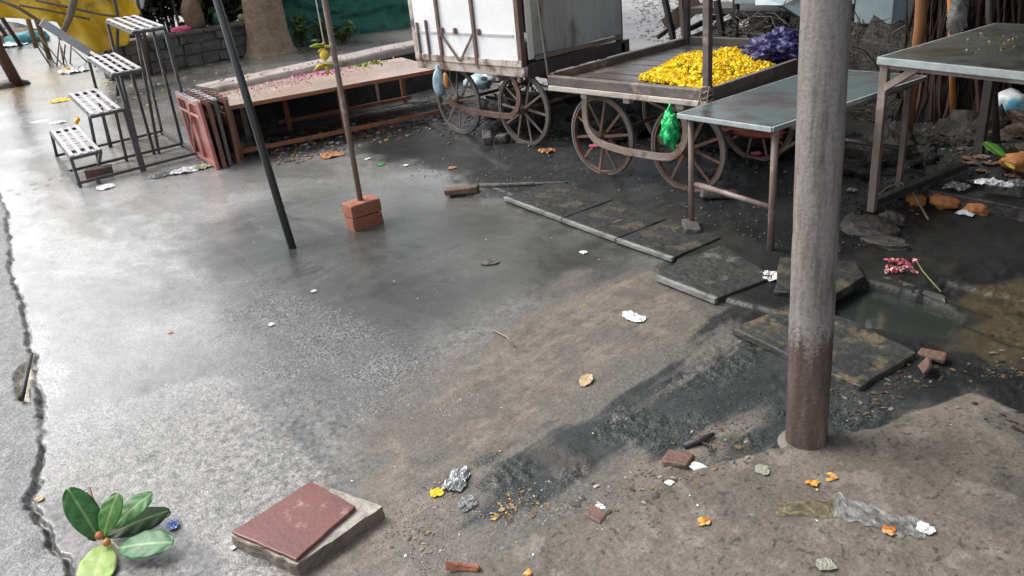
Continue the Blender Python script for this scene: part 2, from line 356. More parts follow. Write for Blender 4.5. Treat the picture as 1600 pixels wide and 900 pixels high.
    ck = .9*(1-sstep(.001, .016, D['crack']+.012*(fbm(x*3, y*3, 3, 95)-.45)*2+(n3-.5)*.03-.02*sstep(-2.9, -2.3, x)*(n2-.3)))*sstep(.42, .6, fbm(x*4.1, y*4.1, 4, 10)+.06)
    col = lay(col, ck*.92, (.035, .035, .033)); rgh = rgh*(1-ck)+.7*ck
    hr_ = sstep(-.09, -.01, D['hole']); col = lay(col, hr_*.85, (.022, .023, .022)); rgh = rgh*(1-hr_)+.5*hr_  # hole rim darkened in colour to offset the light it catches
    pit = sstep(.0, .01, D['pit']); col = lay(col, pit, (.42, .38, .32))
    ho = sstep(-.02, .02, D['hole']); col = lay(col, ho, (.02, .022, .02))
    # far: puddled road, gravel patch behind the carts
    fp = sstep(-.6, .4, sdf(FARPUD, wx, wy)); col = lay(col, fp*.95, (.2, .15, .078)); rgh += fp*.12; grn *= 1-fp
    gv = sstep(-.4, .4, sdf(GRAVEL, wx, wy)); col = lay(col, gv, (.34, .33, .31)); rgh = rgh*(1-gv)+.6*gv
    col = lay(col, gv*.5*sstep(.5, .6, n2), (.17, .165, .16))
    rd = sstep(-.5, .5, sdf([(-30, -30), (-8.3, -30), (-8.3, 4), (-10, 6.8), (-30, 6.8)], wx, wy))
    col = lay(col, rd*.55*sstep(.42, .6, n1), (.15, .15, .145))
    nw = sstep(-10.0, -12.4, x)*sstep(3.2, 4.2, y); col = lay(col, nw*.75, (.085, .08, .07))
    col = lay(col, sstep(25, 60, RR), (.16, .155, .14))
    for ln in JOINTS:
        jd = line_d(pw(*ln), wx*.3+x*.7, wy*.3+y*.7); col = lay(col, .85*(1-sstep(.003, .012, jd)), (.02, .02, .019))
    stk = np.maximum(b*.34*(1-bm), .15*s)
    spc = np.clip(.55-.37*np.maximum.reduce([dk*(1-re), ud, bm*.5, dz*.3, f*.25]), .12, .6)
    nR, nA = x.shape
    v = np.stack([x, y, h], -1).reshape(-1, 3)
    i = np.arange((nR-1)*nA); rI = i//nA; cI = i % nA; c2 = (cI+1) % nA
    fcs = np.stack([rI*nA+cI, (rI+1)*nA+cI, (rI+1)*nA+c2, rI*nA+c2], 1)
    fcs = fcs[:, ::-1]
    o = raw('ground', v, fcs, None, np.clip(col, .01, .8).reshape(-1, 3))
    me = o.data
    nv0 = me.polygons[len(me.polygons)//3].normal.z
    if nv0 < 0: me.flip_normals()
    for nm, arr in (('rgh', rgh), ('grn', grn), ('stk', stk), ('spc', spc)):
        q = me.attributes.new(nm, 'FLOAT', 'POINT'); q.data.foreach_set('value', np.clip(arr, .03, 2.2).astype(np.float32).ravel())
    # ---- shader
    g = bpy.data.materials.new('wet_ground'); g.use_nodes = True; t = g.node_tree; N = t.nodes; L = t.links; p = N['Principled BSDF']
    A1 = N.new('ShaderNodeAttribute'); A1.attribute_name = 'col'
    A2 = N.new('ShaderNodeAttribute'); A2.attribute_name = 'rgh'
    A3 = N.new('ShaderNodeAttribute'); A3.attribute_name = 'grn'
    tc = N.new('ShaderNodeTexCoord')
    def noise(sc, det=6, ro=.6):
        q = N.new('ShaderNodeTexNoise'); q.inputs['Scale'].default_value = sc; q.inputs['Detail'].default_value = det; q.inputs['Roughness'].default_value = ro
        L.new(tc.outputs['Object'], q.inputs['Vector']); return q.outputs['Fac']
    def mr(v, a, b, c, d):
        q = N.new('ShaderNodeMapRange'); q.inputs[1].default_value = a; q.inputs[2].default_value = b; q.inputs[3].default_value = c; q.inputs[4].default_value = d
        L.new(v, q.inputs[0]); return q.outputs[0]
    def op(o_, a, b):
        q = N.new('ShaderNodeMath'); q.operation = o_
        for k, w in enumerate((a, b)):
            if isinstance(w, (int, float)): q.inputs[k].default_value = w
            else: L.new(w, q.inputs[k])
        return q.outputs[0]
    vo = N.new('ShaderNodeTexVoronoi'); vo.inputs['Scale'].default_value = 135; L.new(tc.outputs['Object'], vo.inputs['Vector'])
    sep = N.new('ShaderNodeSeparateColor'); L.new(vo.outputs['Color'], sep.inputs[0])
    n9, n60, n200 = noise(11, 8), noise(70, 5, .7), noise(260, 3, .7)
    # grain: lighter and darker stones in the worn surface
    gv_ = op('MULTIPLY', mr(sep.outputs[0], 0, 1, -.42, .4), A3.outputs['Fac'])
    k = op('ADD', 1.0, gv_)
    k = op('MULTIPLY', k, mr(n9, .3, .7, .9, 1.09)); k = op('MULTIPLY', k, mr(n60, .3, .7, .8, 1.18)); k = op('MULTIPLY', k, mr(n200, .3, .7, .82, 1.16))
    pits = mr(n60, .33, .4, .5, 1.0); pits = op('ADD', op('MULTIPLY', pits, A3.outputs['Fac']), op('SUBTRACT', 1, A3.outputs['Fac']))
    k = op('MULTIPLY', k, pits)
    # fine brush lines of the worn concrete
    A4 = N.new('ShaderNodeAttribute'); A4.attribute_name = 'stk'
    ms = N.new('ShaderNodeMapping'); ms.inputs['Scale'].default_value = (95, 13, 1); ms.inputs['Rotation'].default_value = (0, 0, -.18); L.new(tc.outputs['Object'], ms.inputs[0])
    ns = N.new('ShaderNodeTexNoise'); ns.inputs['Scale'].default_value = 1; ns.inputs['Detail'].default_value = 4; ns.inputs['Roughness'].default_value = .65; L.new(ms.outputs[0], ns.inputs['Vector'])
    sk_ = op('MULTIPLY', mr(ns.outputs['Fac'], .3, .62, -.55, .22), A4.outputs['Fac']); k = op('MULTIPLY', k, op('ADD', 1.0, sk_))
    n400 = noise(150, 4, .75); k = op('MULTIPLY', k, mr(n400, .3, .7, .72, 1.26))
    k = op('MAXIMUM', k, .25)
    sc_ = N.new('ShaderNodeVectorMath'); sc_.operation = 'SCALE'; L.new(A1.outputs['Color'], sc_.inputs[0]); L.new(k, sc_.inputs['Scale'])
    L.new(sc_.outputs[0], p.inputs['Base Color'])
    ro = op('ADD', A2.outputs['Fac'], mr(n9, .35, .65, -.05, .07)); ro = op('MAXIMUM', ro, .05)
    L.new(ro, p.inputs['Roughness'])
    hg = op('MULTIPLY', op('SUBTRACT', .6, vo.outputs['Distance']), op('MULTIPLY', A3.outputs['Fac'], 1.0))
    hh = op('ADD', op('MULTIPLY', hg, .0015), op('MULTIPLY', n60, .0017)); hh = op('ADD', hh, op('MULTIPLY', n9, .003)); hh = op('ADD', hh, op('MULTIPLY', op('MULTIPLY', n200, A3.outputs['Fac']), .0012))
    bp = N.new('ShaderNodeBump'); bp.inputs['Strength'].default_value = .8; bp.inputs['Distance'].default_value = 1.0
    L.new(hh, bp.inputs['Height']); L.new(bp.outputs[0], p.inputs['Normal'])
    A5 = N.new('ShaderNodeAttribute'); A5.attribute_name = 'spc'; L.new(A5.outputs['Fac'], p.inputs['Specular IOR Level'])
    me.materials.clear(); me.materials.append(g)
    tag(o, kind='structure'); return o
ground = make_ground()
def gz(x, y):
    h, _ = ground_height(np.array([float(x)]), np.array([float(y)])); return float(h[0])
def on(px, py, dz=0):
    p = at(px, py); p = at(px, py, gz(p[0], p[1])); return Vector((p[0], p[1], p[2]+dz))

M = {}
M['water'] = mat('drain_water', (.02, .026, .024), (.03, .034, .03), rough=.06, rvar=.03, bump=.05, bscale=14, spec=.5)
M['puddle'] = mat('puddle_water', (.17, .135, .08), (.12, .1, .065), scale=.6, rough=.08, rvar=.04, bump=.04, bscale=5)
w = MB(); hp = np.array(HOLE); hc = hp.mean(0)
w.add([(*(hc+(q-hc)*1.04), -.03) for q in hp], [tuple(range(len(hp)))])
o = w.build('water', M['water']); o.name = 'water'; tag(o, kind='structure')
M['concrete'] = mat('pale_concrete', (.3, .285, .265), (.2, .19, .18), scale=5, rough=.5, bump=.5, bscale=30, c3=(.12, .11, .1), s3=4, t3=.62)
M['stone_dark'] = mat('wet_dark_slab', (.04, .041, .04), (.024, .025, .024), scale=7, rough=.4, bump=.8, bscale=22, bdist=.02, c3=(.08, .068, .05), s3=7, t3=.58, spec=.3)
M['stone_grey'] = mat('grey_slab', (.08, .08, .077), (.045, .045, .043), scale=9, rough=.4, bump=.6, bscale=25, c3=(.22, .22, .21), s3=9, t3=.62)
M['stone_pale'] = mat('pale_edged_slab', (.05, .051, .048), (.03, .031, .03), scale=7, rough=.4, bump=.8, bscale=22, bdist=.02, c3=(.12, .117, .11), s3=8, t3=.6, spec=.3)
M['stone_mud'] = mat('mud_streaked_slab', (.05, .052, .05), (.03, .031, .03), scale=6, rough=.38, bump=.8, bscale=22, bdist=.02, c3=(.13, .105, .068), s3=8, t3=.55, spec=.3)
M['brick'] = mat('red_brick', (.33, .125, .075), (.24, .085, .05), scale=14, rough=.75, bump=.7, bscale=60, c3=(.42, .22, .15), s3=18, t3=.62)
M['brick_dirty'] = mat('muddy_brick', (.15, .075, .055), (.075, .055, .045), scale=9, rough=.6, bump=.7, bscale=50)
M['concrete_worn'] = mat('worn_slab_edge', (.27, .27, .26), (.12, .12, .115), scale=12, rough=.6, bump=.7, bscale=40)
M['rock'] = mat('dark_stone', (.1, .09, .08), (.055, .05, .046), scale=9, rough=.5, bump=.9, bscale=22, bdist=.02)

# ------------------------------------------------------------------ big structures in the distance
def concrete_kerb():
    a = Vector(at(329, 137, .5)); b = Vector(at(645, 70, .5)); a.z = b.z = 0; d = (b-a).normalized(); b = b+d*1.2; n = Vector((-d.y, d.x, 0))
    mb = MB(); L = (b-a).length; k = 14
    vs = []; fs = []
    for i in range(k+1):
        c = a+d*(L*i/k); w0 = .012*random.uniform(-1, 1)
        for u, z in ((0, -.05), (.0, .47), (.02, .5), (.2, .503), (.36, .5), (.38, .47), (.38, -.05)):
            e = .05 if i == 0 else 0
            q = c+n*(u+w0)+d*(e if u in (0, .38) else 0); vs.append((q.x, q.y, z+.006*random.uniform(-1, 1)))
    for i in range(k):
        for j in range(6): fs.append((i*7+j, i*7+j+1, (i+1)*7+j+1, (i+1)*7+j))
    fs += [tuple(range(6, -1, -1)), tuple(k*7+j for j in range(7))]
    mb.add(vs, fs)
    fw = MB(); q0, q1 = a-n*.004, b-n*.004; fw.beam((q0.x, q0.y, .2), (q1.x, q1.y, .2), .012, .44)  # dark sheet on the ledge front paints the shade below the table
    o = mb.build('concrete_ledge', mat('kerb_concrete', (.42, .37, .335), (.3, .26, .235), scale=4, rough=.5, bump=.4, bscale=20, c3=(.2, .17, .15), s3=3, t3=.58), bevel=.012)
    tag(o, 'long pale concrete ledge right behind the low wooden table', 'ledge')
    f_ = fw.build('ledge_face', mat('shade_dark_stone', (.03, .028, .026), (.018, .017, .016), scale=5, rough=.8, bump=.7, bscale=14, bdist=.02, c3=(.06, .055, .05), s3=5, t3=.6)); f_.parent = o; f_.location = f_.location-o.location
concrete_kerb()

M['stonewall'] = mat('dark_stone_wall', (.11, .1, .09), (.06, .056, .052), scale=5, rough=.7, bump=.8, bscale=18, bdist=.02, c3=(.16, .155, .13), s3=4, t3=.6)
def stone_wall():
    root = thing('stone_wall', (-13.3, 4.95, 0), 'low dark stone block wall under the trees behind the road', 'wall')
    mb = MB()
    core = MB(); core.box((-13.36, 4.95, .24), (.3, 2.5, .46)); core.build('wall_core', mat('mortar', (.06, .056, .05), rough=.8), root)
    y = 2.9
    for row in range(3):
        z = .08+row*.165; y = 3.7+random.uniform(0, .12)
        while y < 6.1:
            w = random.uniform(.16, .38)
            x0 = -13.2+.02*random.uniform(-1, 1)
            mb.box((x0-.05, y+w/2, z), (.14, w-.02, .15), jit=.022); y += w
    mb.build('stone_blocks', M['stonewall'], root, bevel=.012)
    cp = MB(); y = 3.72
    while y < 6.1:
        w = random.uniform(.4, .6); cp.box((-13.35, y+w/2, .5), (.42, w-.01, .05), jit=.008); y += w
    cp.build('coping', M['stonewall'], root, bevel=.008)
stone_wall()

# ------------------------------------------------------------------ foliage
def leaf_cloud(name, centers, radii, n, size, material, parent, palette, squash=1.0, droop=0):
    """many small bent leaves spread through clumps"""
    cs = np.array(centers); k = rng.integers(0, len(cs), n)
    d = rng.normal(size=(n, 3)); d /= np.linalg.norm(d, axis=1)[:, None]; rr = rng.random(n)**.45
    rad = np.array(radii)[k]
    pos = cs[k]+d*(rad*rr)[:, None]*np.array([1, 1, squash])
    sz = size*rng.uniform(.6, 1.4, n)
    tv = np.array([(0, 0, 0), (.28, .45, .06), (0, 1, -.12), (-.28, .45, .06)]); tf = np.array([(0, 1, 2, 3)])
    pal = np.array(palette); col = pal[rng.integers(0, len(pal), n)]*rng.uniform(.6, 1.35, n)[:, None]
    o = scatter(name, (tv, tf), pos, sz, material, col, smooth=False)
    if parent is not None:
        off = Vector(parent['_o']); o.parent = parent; o.matrix_parent_inverse = Matrix.Translation(-off)
    return o
M['leaf'] = attr_mat('foliage', rough=.5, bump=0, bscale=8)
GREENS = [(.035, .06, .018), (.05, .085, .022), (.025, .045, .016), (.07, .1, .03)]
DARKG = [(.016, .026, .011), (.024, .036, .014), (.012, .018, .009), (.04, .06, .02)]
M['bark_pale'] = mat('pale_bark', (.27, .2, .135), (.18, .13, .085), scale=5, rough=.8, bump=.9, bscale=16, bdist=.03, c3=(.12, .085, .06), s3=2.4, t3=.57)
M['bark_dark'] = mat('dark_bark', (.075, .045, .032), (.035, .024, .02), scale=9, stretch=(1, 1, .12), rough=.75, bump=.9, bscale=30, bdist=.03)

def limb(mb, p, d, L, r, depth, tips):
    pts = [Vector(p)]; rs = [r]; dd = Vector(d).normalized()
    for i in range(4):
        dd = (dd+Vector((random.uniform(-.2, .2), random.uniform(-.2, .2), random.uniform(-.05, .15)))).normalized()
        pts.append(pts[-1]+dd*L/4); rs.append(r*(1-.13*(i+1)))
    mb.tube(pts, rs, 7)
    if depth == 0: tips.append(pts[-1]); tips.append(pts[-2]); return
    for k in range(3):
        a = random.uniform(0, 6.28); nd = (dd+Vector((math.cos(a), math.sin(a), random.uniform(-.1, .5)))*.8).normalized()
        limb(mb, pts[-1 if k else -2], nd, L*.75, rs[-1]*.7, depth-1, tips)

def tree(name, x, y, r, hgt, lean, label, bark, n, spread, greens, lsize=.2, top=None, group=None, rc=1.1):
    root = thing(name, (x, y, 0), label, 'tree', group)
    mb = MB(); m_ = 14; vs = []; fs = []
    prof = [(0, 1.45), (.12, 1.12), (.35, .97), (.8, .92), (1.4, .98), (hgt*.7, .9), (hgt, .8)]
    for z, k in prof:
        for j in range(m_):
            t = 2*math.pi*j/m_; q = r*k*(1+.09*math.sin(3*t+z*1.3)+.05*math.sin(7*t+z*3)+.03*random.uniform(-1, 1))
            vs.append((x+lean[0]*z+q*math.cos(t), y+lean[1]*z+q*math.sin(t), z-.05))
    for i in range(len(prof)-1):
        for j in range(m_): fs.append((i*m_+j, i*m_+(j+1) % m_, (i+1)*m_+(j+1) % m_, (i+1)*m_+j))
    mb.add(vs, fs); tips = []
    top_ = Vector((x+lean[0]*hgt, y+lean[1]*hgt, hgt-.15))
    for k in range(5):
        a = k*1.256+random.uniform(-.3, .3)
        limb(mb, top_, (math.cos(a)*spread, math.sin(a)*spread, .75), 1.9, r*.45, 2, tips)
    mb.build('trunk', bark, root, smooth=True)
    leaf_cloud('crown', [tuple(t) for t in tips], [rc*random.uniform(.7, 1.2) for _ in tips], n, lsize, M['leaf'], root, greens, .75)
    return root
tree('shade_tree', -13.0, 6.22, .33, 3.0, (.02, .05), 'stout pale barked tree trunk beside the stone wall and green net', M['bark_pale'], 15000, .9, GREENS, .24, rc=1.3)

def shrub(x, y, n, rad, hgt, size, label, greens, cat='shrub', name='shrub', group=None, stems=7):
    root = thing(name, (x, y, 0), label, cat, group)
    mb = MB(); cs = []
    for k in range(stems):
        a = random.uniform(0, 6.28); q = rad*random.uniform(.2, .9); tip = (x+q*math.cos(a), y+q*math.sin(a), hgt*random.uniform(.4, .95))
        mb.tube([(x+.1*q*math.cos(a), y+.1*q*math.sin(a), -.02), (x+.5*q*math.cos(a), y+.5*q*math.sin(a), tip[2]*.6), tip], [.02, .014, .006], 5); cs.append(tip)
        cs.append((x+.6*q*math.cos(a), y+.6*q*math.sin(a), tip[2]*.55))
    mb.build('stem', M['bark_dark'], root)
    leaf_cloud('foliage', cs, [rad*.42]*len(cs), n, size, M['leaf'], root, greens, .9)
# dark thicket standing behind the wall and net
for i, (x, y, hh) in enumerate([(-14.9, 4.6, 2.6), (-15.0, 5.4, 3.0), (-14.7, 7.4, 2.6), (-15.2, 8.8, 3.0), (-15.0, 10.4, 2.8), (-14.5, 6.1, 2.4)]):
    shrub(x, y, 3400, 1.1, hh, .15, ['tall dark bush behind the stone wall, next to the yellow tarpaulin', 'tall dark bush behind the wall with sacks stored before it', 'dark bush just beside the pale trunk behind green netting',
          'large dark bush behind the middle of the green net', 'dark bush behind the end of the green net by the white cart', 'dark bush over the wall close to the left side of the pale trunk'][i], DARKG, stems=10)
for i, (px, py) in enumerate([(472, 70), (500, 68), (535, 66), (462, 58)]):
    p = at(px, py)
    shrub(p[0], p[1], 130, .28, .42, .1, ['small weed at the foot of the pale trunk by the green net', 'bushy weed in front of the green net left of the lemon string', 'weed in front of the green net, right of the lemon string', 'low weed touching the pale tree trunk'][i], [(.06, .11, .02), (.04, .07, .02), (.09, .13, .03)], 'weed', 'weed', stems=5)
# dark ground litter behind the wall so no bright soil shows
o = leaf_cloud('leaf_litter', [(-15, y, .08) for y in np.arange(5, 13, .6)], [1.0]*14, 3000, .12, M['leaf'], None, [(.05, .035, .02), (.03, .025, .015), (.06, .05, .02)], .12)
tag(o, 'dead leaves lying under the bushes behind the wall', 'leaves', kind='stuff')

def cloth_sheet(name, fn, nu, nv, material, parent=None, thick=.006, cols=False):
    v = []
    for i in range(nu+1):
        for j in range(nv+1): v.append(fn(i/nu, j/nv))
    f = [(i*(nv+1)+j, (i+1)*(nv+1)+j, (i+1)*(nv+1)+j+1, i*(nv+1)+j+1) for i in range(nu) for j in range(nv)]
    mb = MB(); mb.add(v, f); o = mb.build(name, material, parent, smooth=True)
    s = o.modifiers.new('t', 'SOLIDIFY'); s.thickness = thick
    return o
def f1(x, y, s): return float(fbm(np.array([x]), np.array([y]), 4, s)[0])-.5
M['net'] = mat('green_net', (.012, .13, .088), (.008, .085, .06), scale=7, rough=.65, bump=.4, bscale=120, stretch=(1, 1, 1), c3=(.004, .05, .035), s3=5, t3=.58)
def net_fn(u, v):
    y = 6.75+u*3.3; sag = .28*(1-(2*u-1)**2)**.8*v
    top = 1.25-.55*math.exp(-((u-.33)/.2)**2)+.4*u; bot = -.04+.06*math.sin(u*8)
    z = bot+(top-bot)*v
    fold = .06*math.sin((v*9+u*6+3*f1(u*3, v*3, 5))*2)*(.3+v*.7)+.08*f1(u*6, v*6, 7)
    return (-14.0+1.25*u+fold+.25*(1-v), y, z)
o = cloth_sheet('green_net', net_fn, 70, 44, M['net']); tag(o, 'dark green shade net draped in folds before the bushes', 'net')

# ------------------------------------------------------------------ yellow tarpaulin stall, far left
M['tarp'] = mat('yellow_tarpaulin', (.72, .47, .02), (.55, .34, .015), scale=2.6, rough=.45, bump=.35, bscale=9, bdist=.03, c3=(.3, .2, .03), s3=2.2, t3=.6)
M['pole_wood'] = mat('old_bamboo', (.2, .145, .095), (.12, .085, .055), scale=10, stretch=(1, 1, .2), rough=.7, bump=.4)
M['pole_dark'] = mat('dark_pole', (.07, .058, .055), (.04, .034, .032), scale=12, rough=.5, bump=.3)
lowpx = [(-60, 22), (0, 27), (45, 30), (85, 34), (115, 62), (148, 84), (172, 80), (195, 70), (207, 46), (214, 20)]
low = [atX(px, py, -12.2) for px, py in lowpx]
def tarp_fn(u, v):
    t = u*(len(low)-1); i = min(int(t), len(low)-2); k = t-i; p = low[i]*(1-k)+low[i+1]*k
    top = 2.3; z = p[2]+(top-p[2])*v
    fold = .10*math.sin(u*26+2.5*v+4*f1(u*4, v*3, 3))*(1-.6*v)+.15*f1(u*9, v*7, 4)
    return (p[0]+fold-.5*v, p[1]+.05*f1(u*7, v*9, 6), z+.03*f1(u*20, v*4, 8))
o = cloth_sheet('yellow_tarpaulin', tarp_fn, 80, 34, M['tarp'], thick=.004); tag(o, 'sagging yellow tarpaulin of a roadside stall at the far left', 'tarpaulin')
def pole(name, pts, r, material, label, cat='pole', n=9, group=None):
    mb = MB(); mb.tube(pts, r, n); o = mb.build(name, material, smooth=True)
    for p_ in o.data.polygons:
        if len(p_.vertices) > 4: p_.use_smooth = False
    return tag(o, label, cat, group)
X0 = -11.9
def pxl(seq, X): return [tuple(atX(a, b, X)) for a, b in seq]
pole('bamboo_pole', pxl([(28, -30), (45, 35), (57, 75)], -13.6), .035, M['pole_wood'], 'straight bamboo pole with its foot in the brown puddle, left of the tarpaulin', group=None)
g0 = at(78, 92); pole('bamboo_pole', [(g0[0], g0[1], -.03), tuple(atX(62, 45, g0[0]+.2)), tuple(atX(46, 0, g0[0]+.5)), tuple(atX(38, -30, g0[0]+.6))], .05, M['pole_wood'], 'leaning bamboo pole right beside the puddle, under the yellow tarpaulin edge')
pole('bamboo_pole', pxl([(-20, -8), (30, 13), (85, 48), (140, 86), (166, 104)], X0), .022, M['pole_wood'], 'long thin bamboo pole slanting down in front of the tarpaulin')
pole('bamboo_pole', pxl([(55, 0), (100, 10), (160, 23), (185, 26)], X0-.1), .017, M['pole_wood'], 'upper thin bamboo rail crossing the yellow tarpaulin')
pole('bamboo_pole', pxl([(30, 8), (80, 17), (140, 30)], X0-.05), .015, M['pole_wood'], 'lower short bamboo rail crossing the yellow tarpaulin')
pole('bent_branch', pxl([(118, -20), (113, 10), (108, 30), (100, 46), (94, 62)], X0+.15), [.05, .045, .04, .035, .03], M['pole_wood'], 'crooked grey branch hanging before the yellow tarpaulin', 'branch')
mb = MB(); a, b = atX(64, 34, X0+.35), atX(140, 82, X0+.35); mb.beam(a, b, .03, .1, up=(0, .3, 1)); o = mb.build('white_board', mat('white_board', (.42, .43, .45), (.33, .33, .34), rough=.5), bevel=.006); tag(o, 'narrow white board slanting down below the yellow tarpaulin', 'board')
pole('dark_tent_pole', [tuple(atX(173, -25, X0+.3)), tuple(atX(183, 20, X0+.3)), (X0+.35, 3.25, 0)], .022, M['pole_dark'], 'thin dark pole in front of the yellow tarpaulin right half')
pole('dark_tent_pole', [tuple(atX(209, -20, -12.9)), tuple(atX(222, 35, -12.9)), (-12.95, 4.2, 0)], .03, M['pole_dark'], 'thin dark pole where the yellow tarpaulin meets the stone wall')
# heap of sticks and rubbish below the tarpaulin
M['stick'] = mat('dry_sticks', (.28, .21, .14), (.17, .12, .08), scale=12, rough=.8)
base = at(108, 100)
for k in range(9):
    a = random.uniform(-.5, .5); q = Vector(base)+Vector((random.uniform(-.4, .3), random.uniform(-.35, .35), 0))
    pole('dry_stick', [(q.x, q.y, 0), (q.x+random.uniform(-.2, .2), q.y+random.uniform(-.3, .3), random.uniform(.25, .6))], random.uniform(.008, .016), M['stick'], 'dry stick propped in the rubbish heap below the yellow tarpaulin', 'stick', 5, 'dry sticks below the tarpaulin')

def crumple(name, c, size, material, label, cat, h=.5, seed=0, flat=1.0, rz=0, group=None, n=16, lo=.0):
    """a crumpled sheet lying where it fell: irregular outline, folds, real height"""
    sd_ = seed or random.randint(1, 9999); v = []; f = []
    for i in range(n+1):
        for j in range(n+1):
            u, w = i/n*2-1, j/n*2-1
            e = 1+.9*f1(math.atan2(w, u+1e-6)*1.1+sd_, 2.2, sd_ % 37)
            x = u*size*e*flat; y = w*size*e
            # round the corners
            k = max(abs(u), abs(w)); l = math.hypot(u, w)+1e-6; q = .35+.65*k/l if l > 0 else 1; x *= q; y *= q
            r = abs(f1(u*2.1+sd_, w*2.1, 3))*2.2+abs(f1(u*5+sd_, w*5, 4))*1.0
            z = lo+size*h*r*(1.1-.75*l/1.42)+.002
            v.append((c[0]+x*math.cos(rz)-y*math.sin(rz), c[1]+x*math.sin(rz)+y*math.cos(rz), c[2]+z))
    f = [(i*(n+1)+j, (i+1)*(n+1)+j, (i+1)*(n+1)+j+1, i*(n+1)+j+1) for i in range(n) for j in range(n)]
    mb = MB(); mb.add(v, f); o = mb.build(name, material, smooth=False)
    s = o.modifiers.new('t', 'SOLIDIFY'); s.thickness = .0012
    return tag(o, label, cat, group)
def blob(name, c, r, material, label, cat, amp=.35, fr=2.2, sub=ICO3, group=None, smooth=True, parent=None, sag=0, pinch=0, crease=.12):
    """a soft bag or lump with folds"""
    tv, tf = sub; s_ = random.uniform(0, 50); d = []
    for p in tv:
        k = 1+amp*f1(p[0]*fr+s_, p[1]*fr+p[2]*1.7*fr, 2)*2+crease*abs(f1(p[0]*fr*3+s_, p[1]*fr*3+p[2]*fr*2.6, 9))*4
        q = p*k
        if sag: q[:2] *= 1-sag*q[2]
        if pinch: q[:2] *= 1-pinch*max(q[2], 0)**1.2*.9
        d.append(q)
    d = np.array(d)*np.array(r); d[:, 2] -= 0
    o = raw(name, d, tf, material, None, smooth)
    if parent is None: o.location = c
    else: o.parent = parent; o.location = Vector(c)-Vector(parent['_o'])
    if label: tag(o, label, cat, group)
    return o
M['plastic_white'] = mat('white_plastic', (.72, .73, .74), (.55, .56, .58), scale=20, rough=.3, bump=.3, bscale=40)
M['plastic_clear'] = mat('grey_film', (.3, .31, .31), (.16, .16, .155), scale=26, rough=.2, bump=.4, bscale=60)
M['plastic_blue'] = mat('pale_blue_plastic', (.4, .55, .6), (.3, .42, .46), scale=10, rough=.3, bump=.3)
M['paper_white'] = mat('wet_paper', (.66, .66, .64), (.48, .48, .46), scale=20, rough=.6)
M['teal'] = mat('teal_cloth', (.06, .25, .27), (.03, .14, .16), scale=8, rough=.7)
M['pink'] = mat('pink_cloth', (.72, .14, .28), (.55, .09, .2), scale=10, rough=.7)
M['sack'] = mat('brown_sack', (.2, .13, .085), (.13, .085, .055), scale=14, rough=.85, bump=.5)
M['orange_husk'] = mat('orange_husk', (.42, .17, .05), (.26, .1, .035), scale=14, stretch=(1, 1, .3), rough=.7, bump=.8)
M['yellow'] = mat('yellow_petal', (.85, .52, .02), (.8, .4, .01), scale=30, rough=.6)
M['orange'] = mat('orange_petal', (.82, .33, .02), (.7, .22, .02), scale=30, rough=.55)
crumple('plastic_bag', tuple(at(120, 112)), .22, M['plastic_white'], 'crumpled white plastic bag below the yellow tarpaulin sticks', 'plastic bag')
crumple('plastic_bag', tuple(at(15, 72)), .4, M['plastic_white'], 'pale plastic bag lying far off at the left picture edge', 'plastic bag', .3)
crumple('leaf_scrap', tuple(at(105, 108)), .09, M['yellow'], 'yellow green scrap beside the white bag under the tarpaulin', 'scrap')
crumple('banana_leaf', tuple(at(98, 157)), .16, M['yellow'], 'pale yellow peel lying behind the second step of the stand', 'peel', .25)
crumple('paper_scrap', tuple(at(90, 192)), .1, M['paper_white'], 'white paper lying just behind the lowest slatted step', 'paper', .25)
crumple('paper_scrap', tuple(at(62, 190)), .09, M['paper_white'], 'flat white paper on the wet road left of the lowest step', 'paper', .12)
# left post on its stone
p = at(20, 134); mb = MB(); mb.tube([(p[0]+.12, p[1]+.06, -.03), tuple(atX(-2, 78, p[0]+.3)), tuple(atX(-30, 0, p[0]+.6))], .085, 12)
o = mb.build('rusty_post', mat('rusty_post', (.11, .055, .045), (.07, .04, .035), scale=9, rough=.6), smooth=True); tag(o, 'thick leaning red brown post cut by the left picture edge', 'post')
o = blob('boulder', (p[0], p[1]-.06, .0), (.22, .3, .1), M['rock'], 'flat grey boulder at the foot of the left edge post', 'boulder', .25)
# far stall clutter at the top left
for k, (px, py, r_, mt_) in enumerate([(6, 58, .5, 'rock'), (30, 62, .35, 'sack'), (42, 66, .3, 'teal'), (-14, 60, .6, 'rock')]):
    q = at(px, py); blob('rubbish_heap', (q[0], q[1], .05), (r_*1.6, r_*1.6, r_*.6), M[mt_], ['grey heap far off under the yellow tarpaulin edge', 'brown heap far off beside the bamboo pole', 'dark teal heap far off right behind the bamboo poles', 'grey heap outside the left picture edge'][k], 'heap', .4, 3)
for k, (px, py) in enumerate([(3, 70), (18, 68), (33, 72)]):
    q = at(px, py); pole('distant_post', [(q[0], q[1], -.02), (q[0]+.3, q[1]-.6, 1.9)], .05, M['pole_dark'], ['grey distant post nearest the left picture edge', 'second distant post behind the puddle', 'distant post just left of the bamboo pole foot'][k], 'post')
